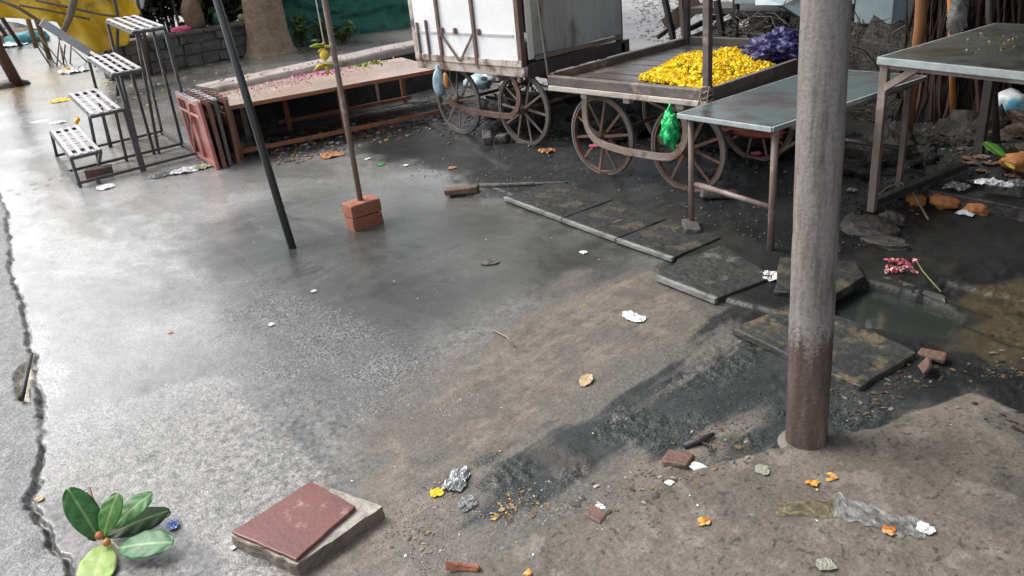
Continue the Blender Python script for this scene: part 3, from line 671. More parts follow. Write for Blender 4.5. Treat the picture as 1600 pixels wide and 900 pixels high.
# things on the wall ledge
zc = .525
blob('cloth_bundle', (-13.3, 4.95, zc+.03), (.08, .16, .05), M['pink'], 'bright pink cloth bundle on the stone wall', 'cloth')
blob('cloth_bundle', (-13.32, 4.55, zc+.04), (.1, .16, .06), M['plastic_white'], 'whitish cloth bundle on the stone wall beside the pink one', 'cloth')
blob('grain_sack', (-13.45, 5.25, zc+.2), (.15, .16, .26), M['sack'], 'brown sack standing on the stone wall', 'sack', .2)
blob('cloth_bundle', (-13.4, 5.62, zc+.08), (.08, .07, .12), mat('green_cloth', (.02, .14, .08), rough=.6), 'small dark green bundle on the wall next to the sack', 'cloth')
blob('leafy_scrap', (-13.35, 6.0, zc+.05), (.07, .06, .07), mat('pale_leaf', (.3, .36, .14), rough=.6), 'pale green scrap on the stone wall left of the trunk', 'scrap')
sh = MB(); sh.box((-13.7, 4.75, 1.05), (.3, .7, .03)); o = sh.build('plank_shelf', M['pole_wood'], bevel=.004); tag(o, 'narrow plank shelf over the stone wall holding a teal bundle', 'shelf')
pole('shelf_post', [(-13.8, 5.12, 0), (-13.8, 5.12, 1.035)], .02, M['pole_dark'], 'short dark stick carrying the plank shelf above the wall', 'post')
pole('shelf_post', [(-13.8, 4.42, 0), (-13.8, 4.42, 1.035)], .02, M['pole_dark'], 'short dark stick under the shelf end near the tarpaulin', 'post')
blob('cloth_bundle', (-13.7, 4.65, 1.105), (.1, .17, .06), M['teal'], 'teal cloth bundle on the plank shelf', 'cloth')
blob('plastic_bag', (-13.25, 4.42, 1.13), (.06, .08, .16), M['plastic_white'], 'white plastic bag hanging beside the plank shelf', 'plastic bag', .3, pinch=.5)

# ------------------------------------------------------------------ stepped metal stand
M['dark_steel'] = mat('dark_steel', (.085, .085, .09), (.05, .048, .05), scale=16, rough=.42, bump=.2, c3=(.14, .085, .06), s3=7, t3=.62)
M['pale_slat'] = mat('pale_slat', (.58, .56, .58), (.42, .4, .41), scale=9, rough=.35, bump=.15, c3=(.2, .14, .12), s3=9, t3=.65)
def slat_top(name, x0, x1, y0, y1, z, parent, nx=5, ny=4):
    mb = MB(); w = .036; t = .006
    for k in range(ny):
        y = y0+w/2+(y1-y0-w)*k/(ny-1); mb.box(((x0+x1)/2, y, z-t/2), (x1-x0, w, t))
    for k in range(nx):
        x = x0+w/2+(x1-x0-w)*k/(nx-1); mb.box((x, (y0+y1)/2, z-t*1.5-.001), (w*1.15, y1-y0, t))
    return mb.build(name, M['pale_slat'], parent)
def stepped_stand():
    root = thing('stepped_stand', (-7.6, 2.0, 0), 'dark steel stand of four rising slatted steps on the wet road', 'stand')
    X1, XM, X2 = -7.0, -7.53, -8.32; Y = [1.485, 1.725, 1.97, 2.215, 2.48]; Z = [.285, .565, .84, 1.13]
    s = .024
    def sk(x): return (X1-x)*.13            # the whole stand is a little askew
    def zt(x, z): return z-.03+.05*(X1-x)   # and its tops dip to the front
    for k in range(4):
        y0, y1 = Y[k]+.006, Y[k+1]-.006; z = Z[k]; xb = -8.04
        mb = MB(); w = .03
        for q in range(4):
            y = y0+w/2+(y1-y0-w)*q/3; mb.beam((X1, y, zt(X1, z)), (xb, y+sk(xb), zt(xb, z)), w, .006)
        for q in range(6):
            x = X1-w/2-(X1-xb-w)*q/5; mb.beam((x, y0+sk(x), zt(x, z)-.0065), (x, y1+sk(x), zt(x, z)-.0065), w*1.1, .006)
        st = mb.build('step', M['pale_slat'], root)
        fr = MB(); P = lambda x, y: (x, y+sk(x), zt(x, z)-.022)
        for a, b in ((P(X1, y0), P(X1, y1)), (P(xb, y0), P(xb, y1)), (P(xb, y0), P(X1, y0)), (P(xb, y1), P(X1, y1))): fr.beam(a, b, .02, .02)
        fr.build('step_frame', M['dark_steel'], st)
        for (xt, xf, y) in {0: ((X1, X1, y0), (X1, XM, y1), (xb, X2, y0)), 1: ((-7.1, XM, y0), (-7.3, XM, y1), (X1-.02, X1, y1+.02), (xb, X2, y1)), 2: ((X1-.02, X1, y0+.03), (-7.5, XM, y1), (xb, X2, y0)), 3: ((X1, X1, y1), (-7.45, XM, y1), (xb, X2, y1), (xb, X2, y0), (-7.02, XM, y0+.03))}[k]:
            lg = MB(); lg.beam((xf, y+sk(xf), .0), (xt, y+sk(xt), zt(xt, z)-.012), s, s); lg.build('leg', M['dark_steel'], root)
    for x in (X1, XM, X2):
        r_ = MB(); r_.beam((x, Y[0]+sk(x), .035), (x, Y[4]+sk(x), .035), .026, .022); r_.build('base_rail', M['dark_steel'], root)
    for y in (Y[0], Y[4]):
        r_ = MB(); r_.beam((X1, y, .03), (X2, y+sk(X2), .03), .022, .02); r_.build('base_rail', M['dark_steel'], root)
    ft = MB(); ft.beam((-6.95, 1.62, -.02), (-6.97, 1.62, .05), .03, .04); ft.build('foot', M['dark_steel'], root)
    return root
stepped_stand()
o = MB().box((0, 0, 0), (.21, .1, .07), jit=.006).build('loose_brick', M['brick_dirty'], bevel=.006); q = at(157, 276); o.location = (q[0], q[1], 0); o.rotation_euler.z = 1.2; tag(o, 'dark red brick lying on the rail of the stepped stand', 'brick')
# marigold on lowest step
# folded panels beside the stand
M['pink_sheet'] = mat('pink_red_paint', (.47, .19, .165), (.38, .14, .12), scale=7, rough=.45, bump=.25, bscale=20, c3=(.52, .32, .29), s3=5, t3=.58)
M['rust_sheet'] = mat('rust_brown_paint', (.2, .095, .07), (.13, .07, .055), scale=8, rough=.5, bump=.3, bscale=25, c3=(.08, .05, .04), s3=7, t3=.6)
M['grey_sheet'] = mat('grey_painted_steel', (.14, .125, .115), (.1, .085, .08), scale=8, rough=.5, bump=.3)
def folded_panel(y, dx, mt, label, tilt, hgt):
    root = thing('folded_stand', (-6.95, y, 0), label, 'folded stand', None)
    x0, x1 = -7.1+dx, -6.39+dx; s = .036
    fr = MB(); T = math.tan(tilt)
    P = lambda x, z, o_=0: (x, y+T*z+o_+(x1-x)*.15, z)
    for a, b in ((P(x0, .0), P(x0, hgt)), (P(x1, 0), P(x1, hgt)), (P(x0, .03), P(x1, .03)), (P(x0, hgt-.02), P(x1, hgt-.02)), (P((x0+x1)/2, .03), P((x0+x1)/2, hgt))):
        fr.beam(a, b, s, .028, up=(0, 1, 0))
    fr.beam(P(x0+.03, hgt-.12, -.022), P(x1-.03, hgt-.12, -.022), .02, .012, up=(0, 1, 0)); fr.beam(P(x0+.12, .04, -.024), P(x1-.25, hgt-.03, -.024), .02, .012, up=(0, 1, 0))
    fr.build('frame', mt, root, bevel=.003)
    sh_ = MB(); sh_.add([P(x0, .03, .012), P(x1, .03, .012), P(x1, hgt-.02, .012), P(x0, hgt-.02, .012), P(x0, .03, .018), P(x1, .03, .018), P(x1, hgt-.02, .018), P(x0, hgt-.02, .018)], [(3, 2, 1, 0), (4, 5, 6, 7), (0, 1, 5, 4), (1, 2, 6, 5), (2, 3, 7, 6), (3, 0, 4, 7)])
    sh_.build('panel', mt, root)
    tp = MB()
    for k in range(2): tp.beam(P(x0, hgt+.004, -.01+k*.024), P(x1, hgt+.004, -.01+k*.024), .013, .006)
    for k in range(6):
        x = x0+.04+(x1-x0-.08)*k/5; tp.beam(P(x, hgt+.0105, -.018), P(x, hgt+.0105, .022), .03, .005)
    tp.build('slatted_edge', M['pale_slat'] if mt is not M['rust_sheet'] else M['rust_sheet'], root)
folded_panel(2.385, -.0, M['pink_sheet'], 'pink red folded metal stand, first of the row beside the steps', R(-2), .55)
folded_panel(2.44, .02, M['rust_sheet'], 'brown folded metal stand leaning right behind the pink one', R(-1), .545)
folded_panel(2.495, .0, M['grey_sheet'], 'grey brown folded stand, third in the leaning row', R(0), .54)
folded_panel(2.565, .01, M['rust_sheet'], 'rusty folded stand nearest the low wooden table', R(2), .53)

# ------------------------------------------------------------------ low wooden table
M['ply'] = mat('wet_plywood', (.40, .30, .24), (.27, .195, .15), scale=3, rough=.25, rvar=.12, bump=.1, bscale=20, c3=(.5, .34, .32), s3=2.2, t3=.56, stretch=(1, .5, 1))
M['orange_wood'] = mat('orange_brown_wood', (.3, .125, .06), (.2, .085, .045), scale=9, stretch=(1, 1, .3), rough=.5, bump=.3, c3=(.12, .06, .04), s3=5, t3=.6)
ot_o = Vector((-6.54, 2.6, 0)); ot_u = Vector((.5, 1.88, 0)).normalized(); ot_v = Vector((-ot_u.y, ot_u.x, 0))
def OT(u, v, z): q = ot_o+ot_u*u+ot_v*v; return (q.x, q.y, z)
def low_table():
    root = thing('low_table', tuple(ot_o+ot_u*.9+ot_v*.5), 'long low wooden table strewn with pink petals before the concrete ledge', 'table')
    L, Wd, z = 1.98, 1.08, .445
    t = MB(); vs = [OT(u, v, zz) for zz in (z-.022, z) for u, v in ((0, 0), (L, 0), (L, Wd), (0, Wd))]
    t.add(vs, [(3, 2, 1, 0), (4, 5, 6, 7), (0, 1, 5, 4), (1, 2, 6, 5), (2, 3, 7, 6), (3, 0, 4, 7)]); t.build('table_top', M['ply'], root, bevel=.003)
    e = MB(); e.beam(OT(0, -.008, z-.012), OT(L, -.008, z-.012), .014, .032, up=(0, 0, 1)); e.build('edge_strip', M['orange_wood'], root)
    for u, v in ((.06, .05), (1.0, .05), (L-.05, .05), (.06, Wd-.06), (.66, Wd-.3), (1.3, Wd-.06), (L-.06, Wd-.06)):
        lg = MB(); lg.beam(OT(u, v, 0), OT(u, v, z-.022), .038, .038); lg.build('leg', M['orange_wood'], root, bevel=.003)
    for v in (.05, Wd-.1):
        r_ = MB(); r_.beam(OT(.06, v, .05), OT(L, v, .05), .03, .035); r_.build('stretcher', M['orange_wood'], root, bevel=.003)
    return root
low_table()

# ------------------------------------------------------------------ hand carts
M['rust'] = mat('rusty_iron', (.15, .085, .06), (.09, .055, .042), scale=14, rough=.65, bump=.6, bscale=50, c3=(.2, .16, .13), s3=9, t3=.58)
M['rust_pale'] = mat('worn_iron_strip', (.3, .25, .21), (.19, .145, .115), scale=10, rough=.6, bump=.4, bscale=50, c3=(.14, .08, .05), s3=7, t3=.6)
M['tyre'] = mat('worn_tyre', (.17, .155, .14), (.105, .095, .088), scale=12, rough=.7, bump=.4, bscale=60)
M['spoke'] = mat('worn_spokes', (.24, .2, .175), (.12, .085, .07), scale=9, rough=.6, bump=.3)
M['rust_rim'] = mat('rusty_rim', (.2, .115, .075), (.12, .07, .05), scale=12, rough=.6, bump=.4)
M['wet_wood'] = mat('wet_dark_wood', (.1, .085, .078), (.062, .05, .046), scale=6, stretch=(.3, 3, 1), rough=.36, bump=.4, bscale=24, c3=(.17, .14, .12), s3=4, t3=.6)
M['rail_wood'] = mat('weathered_rail', (.15, .125, .115), (.09, .074, .068), scale=7, rough=.5, bump=.5, bscale=30, c3=(.26, .22, .19), s3=6, t3=.6)
M['pale_wood'] = mat('pale_weathered_wood', (.5, .46, .41), (.34, .3, .26), scale=9, stretch=(.3, 1, 2), rough=.65, bump=.5, bscale=30, c3=(.2, .13, .1), s3=6, t3=.58)
M['white_paint'] = mat('white_painted_sheet', (.86, .86, .87), (.76, .76, .76), scale=4, rough=.45, bump=.12, bscale=7, c3=(.55, .5, .45), s3=4, t3=.63, st3=(2.5, 1, .5))
M['white_dirty'] = mat('dirty_white_paint', (.55, .49, .44), (.4, .33, .28), scale=9, rough=.6, bump=.5, bscale=30, c3=(.16, .1, .08), s3=7, t3=.54)
M['grey_panel'] = mat('grey_side_sheet', (.47, .49, .5), (.3, .305, .305), scale=2.2, stretch=(1, 2.5, .5), rough=.45, bump=.15, bscale=6, c3=(.2, .19, .175), s3=3, t3=.57, st3=(1, 2.5, .6))
M['brown_frame'] = mat('red_brown_frame', (.17, .1, .08), (.1, .065, .055), scale=10, rough=.55, bump=.4, c3=(.3, .26, .24), s3=8, t3=.62)
def ring(mb, c, r0, r1, w, n=48):
    vs = []; fs = []
    for k in range(n):
        t = 2*math.pi*k/n
        for r_, y in ((r0, -w/2), (r1, -w/2*.7), (r1, w/2*.7), (r0, w/2)): vs.append((c[0]+r_*math.cos(t), c[1]+y, c[2]+r_*math.sin(t)))
    for k in range(n):
        k2 = (k+1) % n
        for j in range(4): fs.append((k*4+j, k*4+(j+1) % 4, k2*4+(j+1) % 4, k2*4+j))
    mb.add(vs, fs)
def wheel(parent, x, y, r, mt_spoke, mt_rim, ph, n=10):
    c = (x, y, r); mb = MB()
    for k in range(n):
        t = ph+2*math.pi*k/n; d = Vector((math.cos(t), 0, math.sin(t)))
        off = .018*(1 if k % 2 else -1)
        mb.beam(Vector(c)+d*.03+Vector((0, off, 0)), Vector(c)+d*(r-.034), .02, .009, up=(0, 1, 0), taper=.75)
    w_ = mb.build('wheel', mt_spoke, parent)
    w_['_o'] = parent['_o']
    def sub(mbx, nm, mt, **k):
        o = mbx.build(nm, mt, parent, **k); o.parent = w_; return o
    t_ = MB(); ring(t_, c, r-.019, r, .034); sub(t_, 'tyre', M['tyre'], bevel=.004)
    r_ = MB(); ring(r_, c, r-.034, r-.0195, .03); sub(r_, 'rim', mt_rim)
    h = MB(); h.tube([(x, y-.055, r), (x, y-.03, r), (x, y+.03, r), (x, y+.05, r)], [.022, .036, .036, .022], 12); sub(h, 'hub', M['rust'])
    return w_
def strap(parent, x1, x2, y, z, top, both, mt):
    """flat iron bar bent round the two axles and up to the bed"""
    pts = []
    if both:
        pts += [(x1-.05, top), (x1-.07, top-.1), (x1-.065, z+.1), (x1-.03, z+.03), (x1+.04, z-.02)]
    else: pts += [(x1-.03, z+.01), (x1+.04, z-.015)]
    pts += [(x1+.2, z-.045), ((x1+x2)/2, z-.05), (x2-.12, z-.045), (x2-.03, z-.015), (x2+.03, z+.06), (x2+.045, z+.14), (x2+.03, top-.1), (x2-.02, top)]
    # smooth (catmull)
    P = [Vector((a, y, b)) for a, b in pts]; out = []
    for i in range(len(P)-1):
        p0, p1, p2, p3 = P[max(i-1, 0)], P[i], P[i+1], P[min(i+2, len(P)-1)]
        for k in range(6):
            t = k/6; out.append(.5*((2*p1)+(p2-p0)*t+(2*p0-5*p1+4*p2-p3)*t*t+(3*p1-p0-3*p2+p3)*t**3))
    out.append(P[-1]); vs = []; fs = []
    for i, p in enumerate(out):
        d = (out[min(i+1, len(out)-1)]-out[max(i-1, 0)]).normalized(); nrm = Vector((-d.z, 0, d.x))
        for a, b in ((-.004, -.021), (.004, -.021), (.004, .021), (-.004, .021)): vs.append(p+Vector((0, a*2, 0))+nrm*b)
    for i in range(len(out)-1):
        for j in range(4): fs.append((i*4+j, i*4+(j+1) % 4, (i+1)*4+(j+1) % 4, (i+1)*4+j))
    fs += [(0, 1, 2, 3), tuple(4*(len(out)-1)+j for j in (3, 2, 1, 0))]
    mb = MB(); mb.add(vs, fs); return mb.build('axle_strap', mt, parent)

def white_cart():
    root = thing('box_cart', (-5.0, 4.6, 0), 'tall white box cart with iron bars standing on spoked wheels', 'cart')
    x0, x1, y0, y1, zb = -5.72, -4.40, 4.02, 5.15, .625
    for y, ph in ((4.13, .2), (4.95, .5)):
        for x, p2 in ((-5.36, 0), (-4.56, .35)): wheel(root, x, y, .285, M['spoke'], M['tyre'], ph+p2)
    strap(root, -5.36, -4.56, 4.055, .285, .57, False, M['rust'])
    for x in (-5.36, -4.56):
        a = MB(); a.tube([(x, 4.06, .285), (x, 5.02, .285)], .014, 8); a.build('axle', M['rust'], root)
    bd = MB(); bd.box(((x0+x1)/2, y0+.02, zb-.035), (x1-x0, .05, .075), jit=.006); bd.box(((x0+x1)/2, y1-.02, zb-.035), (x1-x0, .05, .075)); bd.box((x0+.03, (y0+y1)/2, zb-.036), (.05, y1-y0-.1, .07)); bd.build('bed_frame', M['white_dirty'], root, bevel=.006)
    sb = MB(); sb.box((x1-.025, (y0+y1)/2+.06, zb-.03), (.05, y1-y0, .1)); sb.build('side_beam', M['wet_wood'], root, bevel=.005)
    fl = MB(); fl.box(((x0+x1)/2, (y0+y1)/2, zb-.005), (x1-x0-.06, y1-y0-.06, .02)); fl.build('floor_board', M['wet_wood'], root)
    for bx_ in (-5.45, -4.75, -4.5):
        lg = MB(); lg.box((bx_, y0+.05, zb-.095), (.032, .03, .05)); lg.build('bracket', M['white_dirty'], root)
    H_ = 1.35; zt = zb+H_
    fp = MB(); fp.box(((x0+x1)/2-.01, y0+.012, zb+.05+H_/2), (x1-x0-.07, .02, H_)); fp.build('front_panel', M['white_paint'], root)
    # peeling lower strip
    lp = MB(); lp.box(((x0+x1)/2, y0+.0, zb+.026), (x1-x0-.02, .018, .05), jit=.004); lp.build('lower_strip', M['white_dirty'], root, bevel=.004)
    # bars on the front
    L = x1-x0
    for fx, z1 in ((.06, .3), (.155, .32), (.28, H_), (.61, H_)):
        w = .03 if z1 > 1 else .018
        b = MB(); b.beam((x0+L*fx, y0-.008, zb+.0), (x0+L*fx, y0-.008, zb+z1), w, .016, up=(0, 1, 0)); b.build('upright_bar', M['brown_frame'], root)
    hb = MB(); hb.beam((x0+.03, y0-.001, zb+.225), (x1-.08, y0-.001, zb+.225), .006, .016); hb.build('cross_bar', mat('pale_bar', (.55, .53, .55), (.45, .43, .45), rough=.5), root)
    for a, b_ in ((.29, .45), (.6, .46)):
        b = MB(); b.beam((x0+L*a, y0-.012, zb+.225), (x0+L*b_, y0-.012, zb+.02), .016, .01, up=(0, 1, 0)); b.build('brace_bar', M['brown_frame'], root)
    for fx in (.315, .44, .655):
        b = MB(); b.box((x0+L*fx, y0-.012, zb+.245), (.026, .02, .045)); b.build('hinge', M['brown_frame'], root, bevel=.003)
    # corner posts
    for x, y, mt in ((x1-.03, y0+.02, 'brown_frame'), (x0+.012, y0+.02, 'white_dirty'), (x1-.03, y1-.03, 'brown_frame'), (x0+.02, y1-.03, 'brown_frame')):
        b = MB(); b.box((x, y, zb+H_/2+.02), (.045, .045, H_+.04)); b.build('corner_post', M[mt], root, bevel=.004)
    sp = MB(); sp.box((x1-.012, (y0+y1)/2+.04, zb+.06+H_/2), (.016, y1-y0-.14, H_-.02)); sp.build('side_panel', M['grey_panel'], root)
    e = MB(); e.box((x1+.0, y0+.085, zb+.05+H_/2), (.012, .05, H_)); e.build('edge_strip', M['white_paint'], root)
    e = MB(); e.box((x1+.0, (y0+y1)/2+.05, zb+.05), (.014, y1-y0-.16, .03)); e.build('bottom_strip', mat('rust_strip', (.3, .24, .19), (.2, .15, .12), rough=.6), root)
    for nm, x, y, dx, dy in (('back_panel', (x0+x1)/2, y1-.01, x1-x0-.08, .015), ('side_panel', x0+.0, (y0+y1)/2, .015, y1-y0-.12)):
        b = MB(); b.box((x, y, zb+.05+H_/2), (dx, dy, H_)); b.build(nm, M['grey_panel'], root)
    rf = MB(); rf.box(((x0+x1)/2, (y0+y1)/2, zt+.06), (x1-x0+.16, y1-y0+.16, .04)); rf.build('roof', M['white_paint'], root, bevel=.01)
    lk = MB(); lk.box((x1+.012, y1-.1, zb+.42), (.03, .04, .09)); lk.build('latch', M['pole_dark'], root, bevel=.006)
    return root
white_cart()

def flower_cart():
    root = thing('flower_cart', (-3.2, 4.4, 0), 'open wooden hand cart with a low rimmed tray of marigolds', 'cart')
    x0, x1, y0, y1, zt = -3.83, -2.59, 3.72, 5.2, .66
    for y, ph in ((3.85, .15), (4.6, .4)):
        for x, p2 in ((-3.51, 0), (-2.83, .25)): wheel(root, x, y, .27, M['rust_rim'], M['rust_rim'], ph+p2)
    strap(root, -3.51, -2.83, 3.775, .27, .575, True, M['rust_pale'])
    for x in (-3.51, -2.83):
        a = MB(); a.tube([(x, 3.78, .27), (x, 4.68, .27)], .014, 8); a.build('axle', M['rust'], root)
    fl = MB()
    for k in range(9):
        ya = y0+.03+(y1-y0-.06)*k/9; fl.box(((x0+x1)/2, ya+(y1-y0-.06)/18, zt-.045+.002*(k % 3)), (x1-x0-.04, (y1-y0-.06)/9-.004, .022))
    fl.build('tray_floor', M['wet_wood'], root)
    for nm, c, d in (('front', ((x0+x1)/2, y0, zt-.025), (x1-x0, .035, .06)), ('back', ((x0+x1)/2, y1, zt-.015), (x1-x0, .035, .075)), ('left', (x0, (y0+y1)/2, zt-.02), (.035, y1-y0-.04, .07)), ('right', (x1, (y0+y1)/2, zt-.02), (.035, y1-y0-.04, .07))):
        b = MB(); b.box(c, d, jit=.003); b.build('tray_rim', M['rail_wood'], root, bevel=.005)
    b = MB(); b.box(((x0+x1)/2, y0-.004, zt-.072), (x1-x0-.01, .045, .032), jit=.002); b.build('front_beam', M['pale_wood'], root, bevel=.005)
    b = MB(); b.box((x1+.004, (y0+y1)/2, zt-.07), (.04, y1-y0, .028)); b.build('side_beam', M['rail_wood'], root, bevel=.005)
    for x in (-3.55, -3.2, -2.8):
        b = MB(); b.box((x, y0+.04, zt-.108), (.05, .05, .04)); b.box((x, (y0+y1)/2, zt-.1), (.045, y1-y0-.2, .04)); b.build('cross_bearer', M['pale_wood'], root, bevel=.004)
    for x, y, mt, w in ((x1-.02, y0+.01, 'rail_wood', .04), (x0+.02, y1-.02, 'pole_dark', .04)):
        b = MB(); b.beam((x, y, zt-.1), (x, y, 1.95), w, w); b.build('corner_post', M[mt], root, bevel=.004)
    rp = MB()
    for k in range(5):
        z = zt-.075+k*.022; pts = [(x1-.02+.036*math.cos(t), y0+.01+.036*math.sin(t), z+.012*math.sin(t*2+k)) for t in np.linspace(0, 6.28, 13)]; rp.tube(pts, .005, 5)
    rp.tube([(x1-.03, y0-.03, zt), (x1-.05, y0-.035, zt-.08), (x1-.02, y0-.04, zt-.12), (x1+.01, y0-.034, zt-.05), (x1+.02, y0-.03, zt+.03)], .005, 5)
    rp.build('rope_lashing', mat('old_rope', (.3, .25, .2), (.2, .16, .13), rough=.8, scale=30), root)
    for k, (px, py) in enumerate(((832, 0),)):
        b = MB(); top = atY(832, -60, 3.95); b.tube([tuple(top), (x0-.01, y0, zt-.0)], .008, 6); b.build('tie_rod', M['pole_dark'], root)
    return root
flower_cart()

# marigold heap
def heap():
    n = 1300; pos = []; col = []; sz = []
    HP = [tuple(at(px, py, .65)[:2]) for px, py in [(996, 119), (1040, 100), (1062, 86), (1120, 84), (1155, 80), (1192, 78), (1212, 98), (1160, 124), (1106, 141), (1090, 138)]]
    HP = [(min(x, -2.63), max(y, 3.75)) for x, y in HP]; A = np.array(HP); lo, hi = A.min(0), A.max(0)
    while len(pos) < n:
        x = random.uniform(lo[0], hi[0]); y = random.uniform(lo[1], hi[1]); d = float(sdf(HP, np.array([x]), np.array([y]))[0])
        if d < 0: continue
        z = min(1, d/.2)**.8*(.052+.06*f1(x*6, y*6, 3)); top = max(z, 0) if random.random() < .8 else max(z, 0)*random.random()
        pos.append((x, y, .628+.01+top)); sz.append(random.uniform(.013, .022))
        col.append(random.choice([(.93, .7, .01), (.93, .76, .03), (.93, .66, .008), (.93, .72, .015), (.9, .55, .008), (.93, .8, .15)]))
    r_ = np.random.default_rng(5); pv = []; pf = []      # a pompon of short ruffled petals round a core
    cv, cf = ICO1; base_n = len(cv)
    for k in range(34):
        d = r_.normal(size=3); d[2] = abs(d[2])*.8-.25; d /= np.linalg.norm(d); t1 = np.cross(d, r_.normal(size=3)); t1 /= np.linalg.norm(t1); t2 = np.cross(d, t1)
        w = r_.uniform(.26, .4); L_ = r_.uniform(.8, 1.08); q = len(pv)
        pv += [d*.45-t1*w*.5, d*.45+t1*w*.5, d*L_+t1*w+t2*r_.uniform(-.25, .25), d*L_*1.05+t2*r_.uniform(-.2, .2), d*L_-t1*w+t2*r_.uniform(-.25, .25)]
        pf += [(q, q+1, q+2), (q, q+2, q+3), (q, q+3, q+4)]
    tpl = (np.concatenate([cv*.82, np.array(pv)])*np.array([1, 1, .8]), np.concatenate([cf, np.array(pf)+base_n]))
    o = scatter('marigold_heap', tpl, pos, np.array(sz), attr_mat('marigold', rough=.7, bump=0, bscale=60), np.array(col))
    tag(o, 'heap of bright yellow marigold heads on the flower cart', 'flowers', kind='stuff')
    for (px, py, z, lab) in ((987, 84, .645, 'single orange marigold head alone on the empty side of the tray'),):
        p = at(px, py, z); o = scatter('marigold_head', tpl, [tuple(p)], np.array([.024]), bpy.data.materials['marigold'], np.array([(.85, .42, .01)])); tag(o, lab, 'flower')
    p = at(120, 189, .29); o = scatter('marigold_head', tpl, [tuple(p)], np.array([.035]), bpy.data.materials['marigold'], np.array([(.86, .5, .01)])); tag(o, 'yellow marigold head on the lowest slatted step', 'flower')
    return tpl
MARI = heap()
M['purple'] = mat('purple_net', (.028, .022, .12), (.015, .012, .07), scale=30, rough=.4, bump=.6, bscale=60, c3=(.16, .14, .24), s3=60, t3=.62)
q = at(1215, 88, .66); blob('net_bag', (q[0]-.03, q[1]+.05, .7), (.19, .22, .1), M['purple'], 'purple net bag of flowers at the tray corner behind the big pole', 'bag', .5, 2.6, pinch=.35, crease=.22, sub=ico(5))

# ------------------------------------------------------------------ metal tables
M['zinc'] = mat('wet_zinc_top', (.075, .105, .098), (.048, .068, .062), scale=3, rough=.3, rvar=.1, bump=.08, bscale=12, c3=(.045, .028, .024), s3=3.2, t3=.51, spec=.35)
M['zinc_edge'] = mat('pale_zinc_edge', (.36, .41, .4), (.25, .29, .29), scale=14, rough=.45, bump=.2, c3=(.22, .2, .18), s3=12, t3=.66)
M['zinc_dark'] = mat('wet_grey_top', (.115, .122, .112), (.07, .074, .066), scale=3, rough=.33, rvar=.18, bump=.12, bscale=14, c3=(.055, .048, .036), s3=4, t3=.56, spec=.4)
M['leg_brown'] = mat('brown_grey_steel', (.24, .19, .165), (.15, .11, .095), scale=9, stretch=(1, 1, .5), rough=.5, bump=.25, c3=(.33, .29, .26), s3=7, t3=.6)
def flat_table(name, label, corners, z, th, mt, edge, legs, lm, extra, ls=.032, dz=0):
    c = sum((Vector((*p, 0)) for p in corners), Vector())/4
    root = thing(name, tuple(c), label, 'table')
    t = MB(); t.prism([(c.x+(a-c.x)*.985, c.y+(b-c.y)*.985) for a, b in corners], z-.012, z+.0015); t.build('table_top', mt, root)
    e = MB()
    for i in range(4):
        p, q = corners[i], corners[(i+1) % 4]; e.beam((*p, z-th/2), (*q, z-th/2), .016, th, up=(0, 0, 1))
    e.build('edge_band', edge, root, bevel=.003)
    for (a, b, zf, m2, s) in legs:
        l_ = MB()
        if s > 0: l_.beam((a, b, zf), (a, b, z-.012), s, s)
        else: l_.tube([(a, b, zf), (a, b, z-.012)], -s, 10)
        l_.build('leg', m2, root, bevel=.003 if s > 0 else 0, smooth=s < 0)
    for (nm, p, q, w, m2) in extra:
        b_ = MB(); b_.beam(p, q, w, w) if w > 0 else b_.tube([p, q], -w, 9); b_.build(nm, m2, root, smooth=w < 0)
    return root
A_, B_, C_, D_ = (-2.475, 3.285), (-1.92, 3.245), (-1.775, 4.52), (-2.40, 4.56)
flat_table('zinc_table', 'grey metal topped table on four legs beside the flower cart', [A_, B_, C_, D_], .642, .024, M['zinc'], M['zinc_edge'],
    [(-2.44, 3.35, .045, M['leg_brown'], -.016), (-1.93, 3.29, .0, M['leg_brown'], -.017), (-1.83, 4.46, .0, M['leg_brown'], .03), (-2.36, 4.5, .0, M['leg_brown'], .03)], M['leg_brown'],
    [('stretcher', (-2.44, 3.36, .26), (-1.93, 3.3, .235), -.014, M['leg_brown']), ('brace', (-1.93, 3.3, .5), (-1.78, 3.5, .62), -.009, M['rust']), ('stretcher', (-2.36, 4.5, .25), (-1.83, 4.46, .25), -.013, M['pole_dark']), ('frame_bar', (-2.43, 3.4, .615), (-2.37, 4.45, .615), .025, M['leg_brown']), ('frame_bar', (-1.9, 3.4, .612), (-1.81, 4.4, .612), .025, M['leg_brown'])])
E_, F_, G_, H2_ = (-1.765, 3.91), (-.55, 3.62), (-.36, 4.75), (-1.63, 5.0)
flat_table('stall_table', 'taller grey stall table with pale edge right of the big pole', [E_, F_, G_, H2_], .846, .034, M['zinc_dark'], M['zinc_edge'],
    [(-1.74, 3.94, .06, M['leg_brown'], .038), (-.6, 3.68, .0, M['leg_brown'], .038), (-1.585, 4.9, .0, M['pole_dark'], .045), (-.42, 4.7, .0, M['pole_dark'], .04)], M['leg_brown'],
    [('brace', (-1.74, 3.94, .69), (-1.56, 3.9, .815), .032, M['leg_brown']), ('frame_bar', (-1.72, 3.945, .806), (-.6, 3.675, .806), .034, M['leg_brown']), ('frame_bar', (-1.73, 4.0, .806), (-1.6, 4.9, .806), .034, M['leg_brown'])])

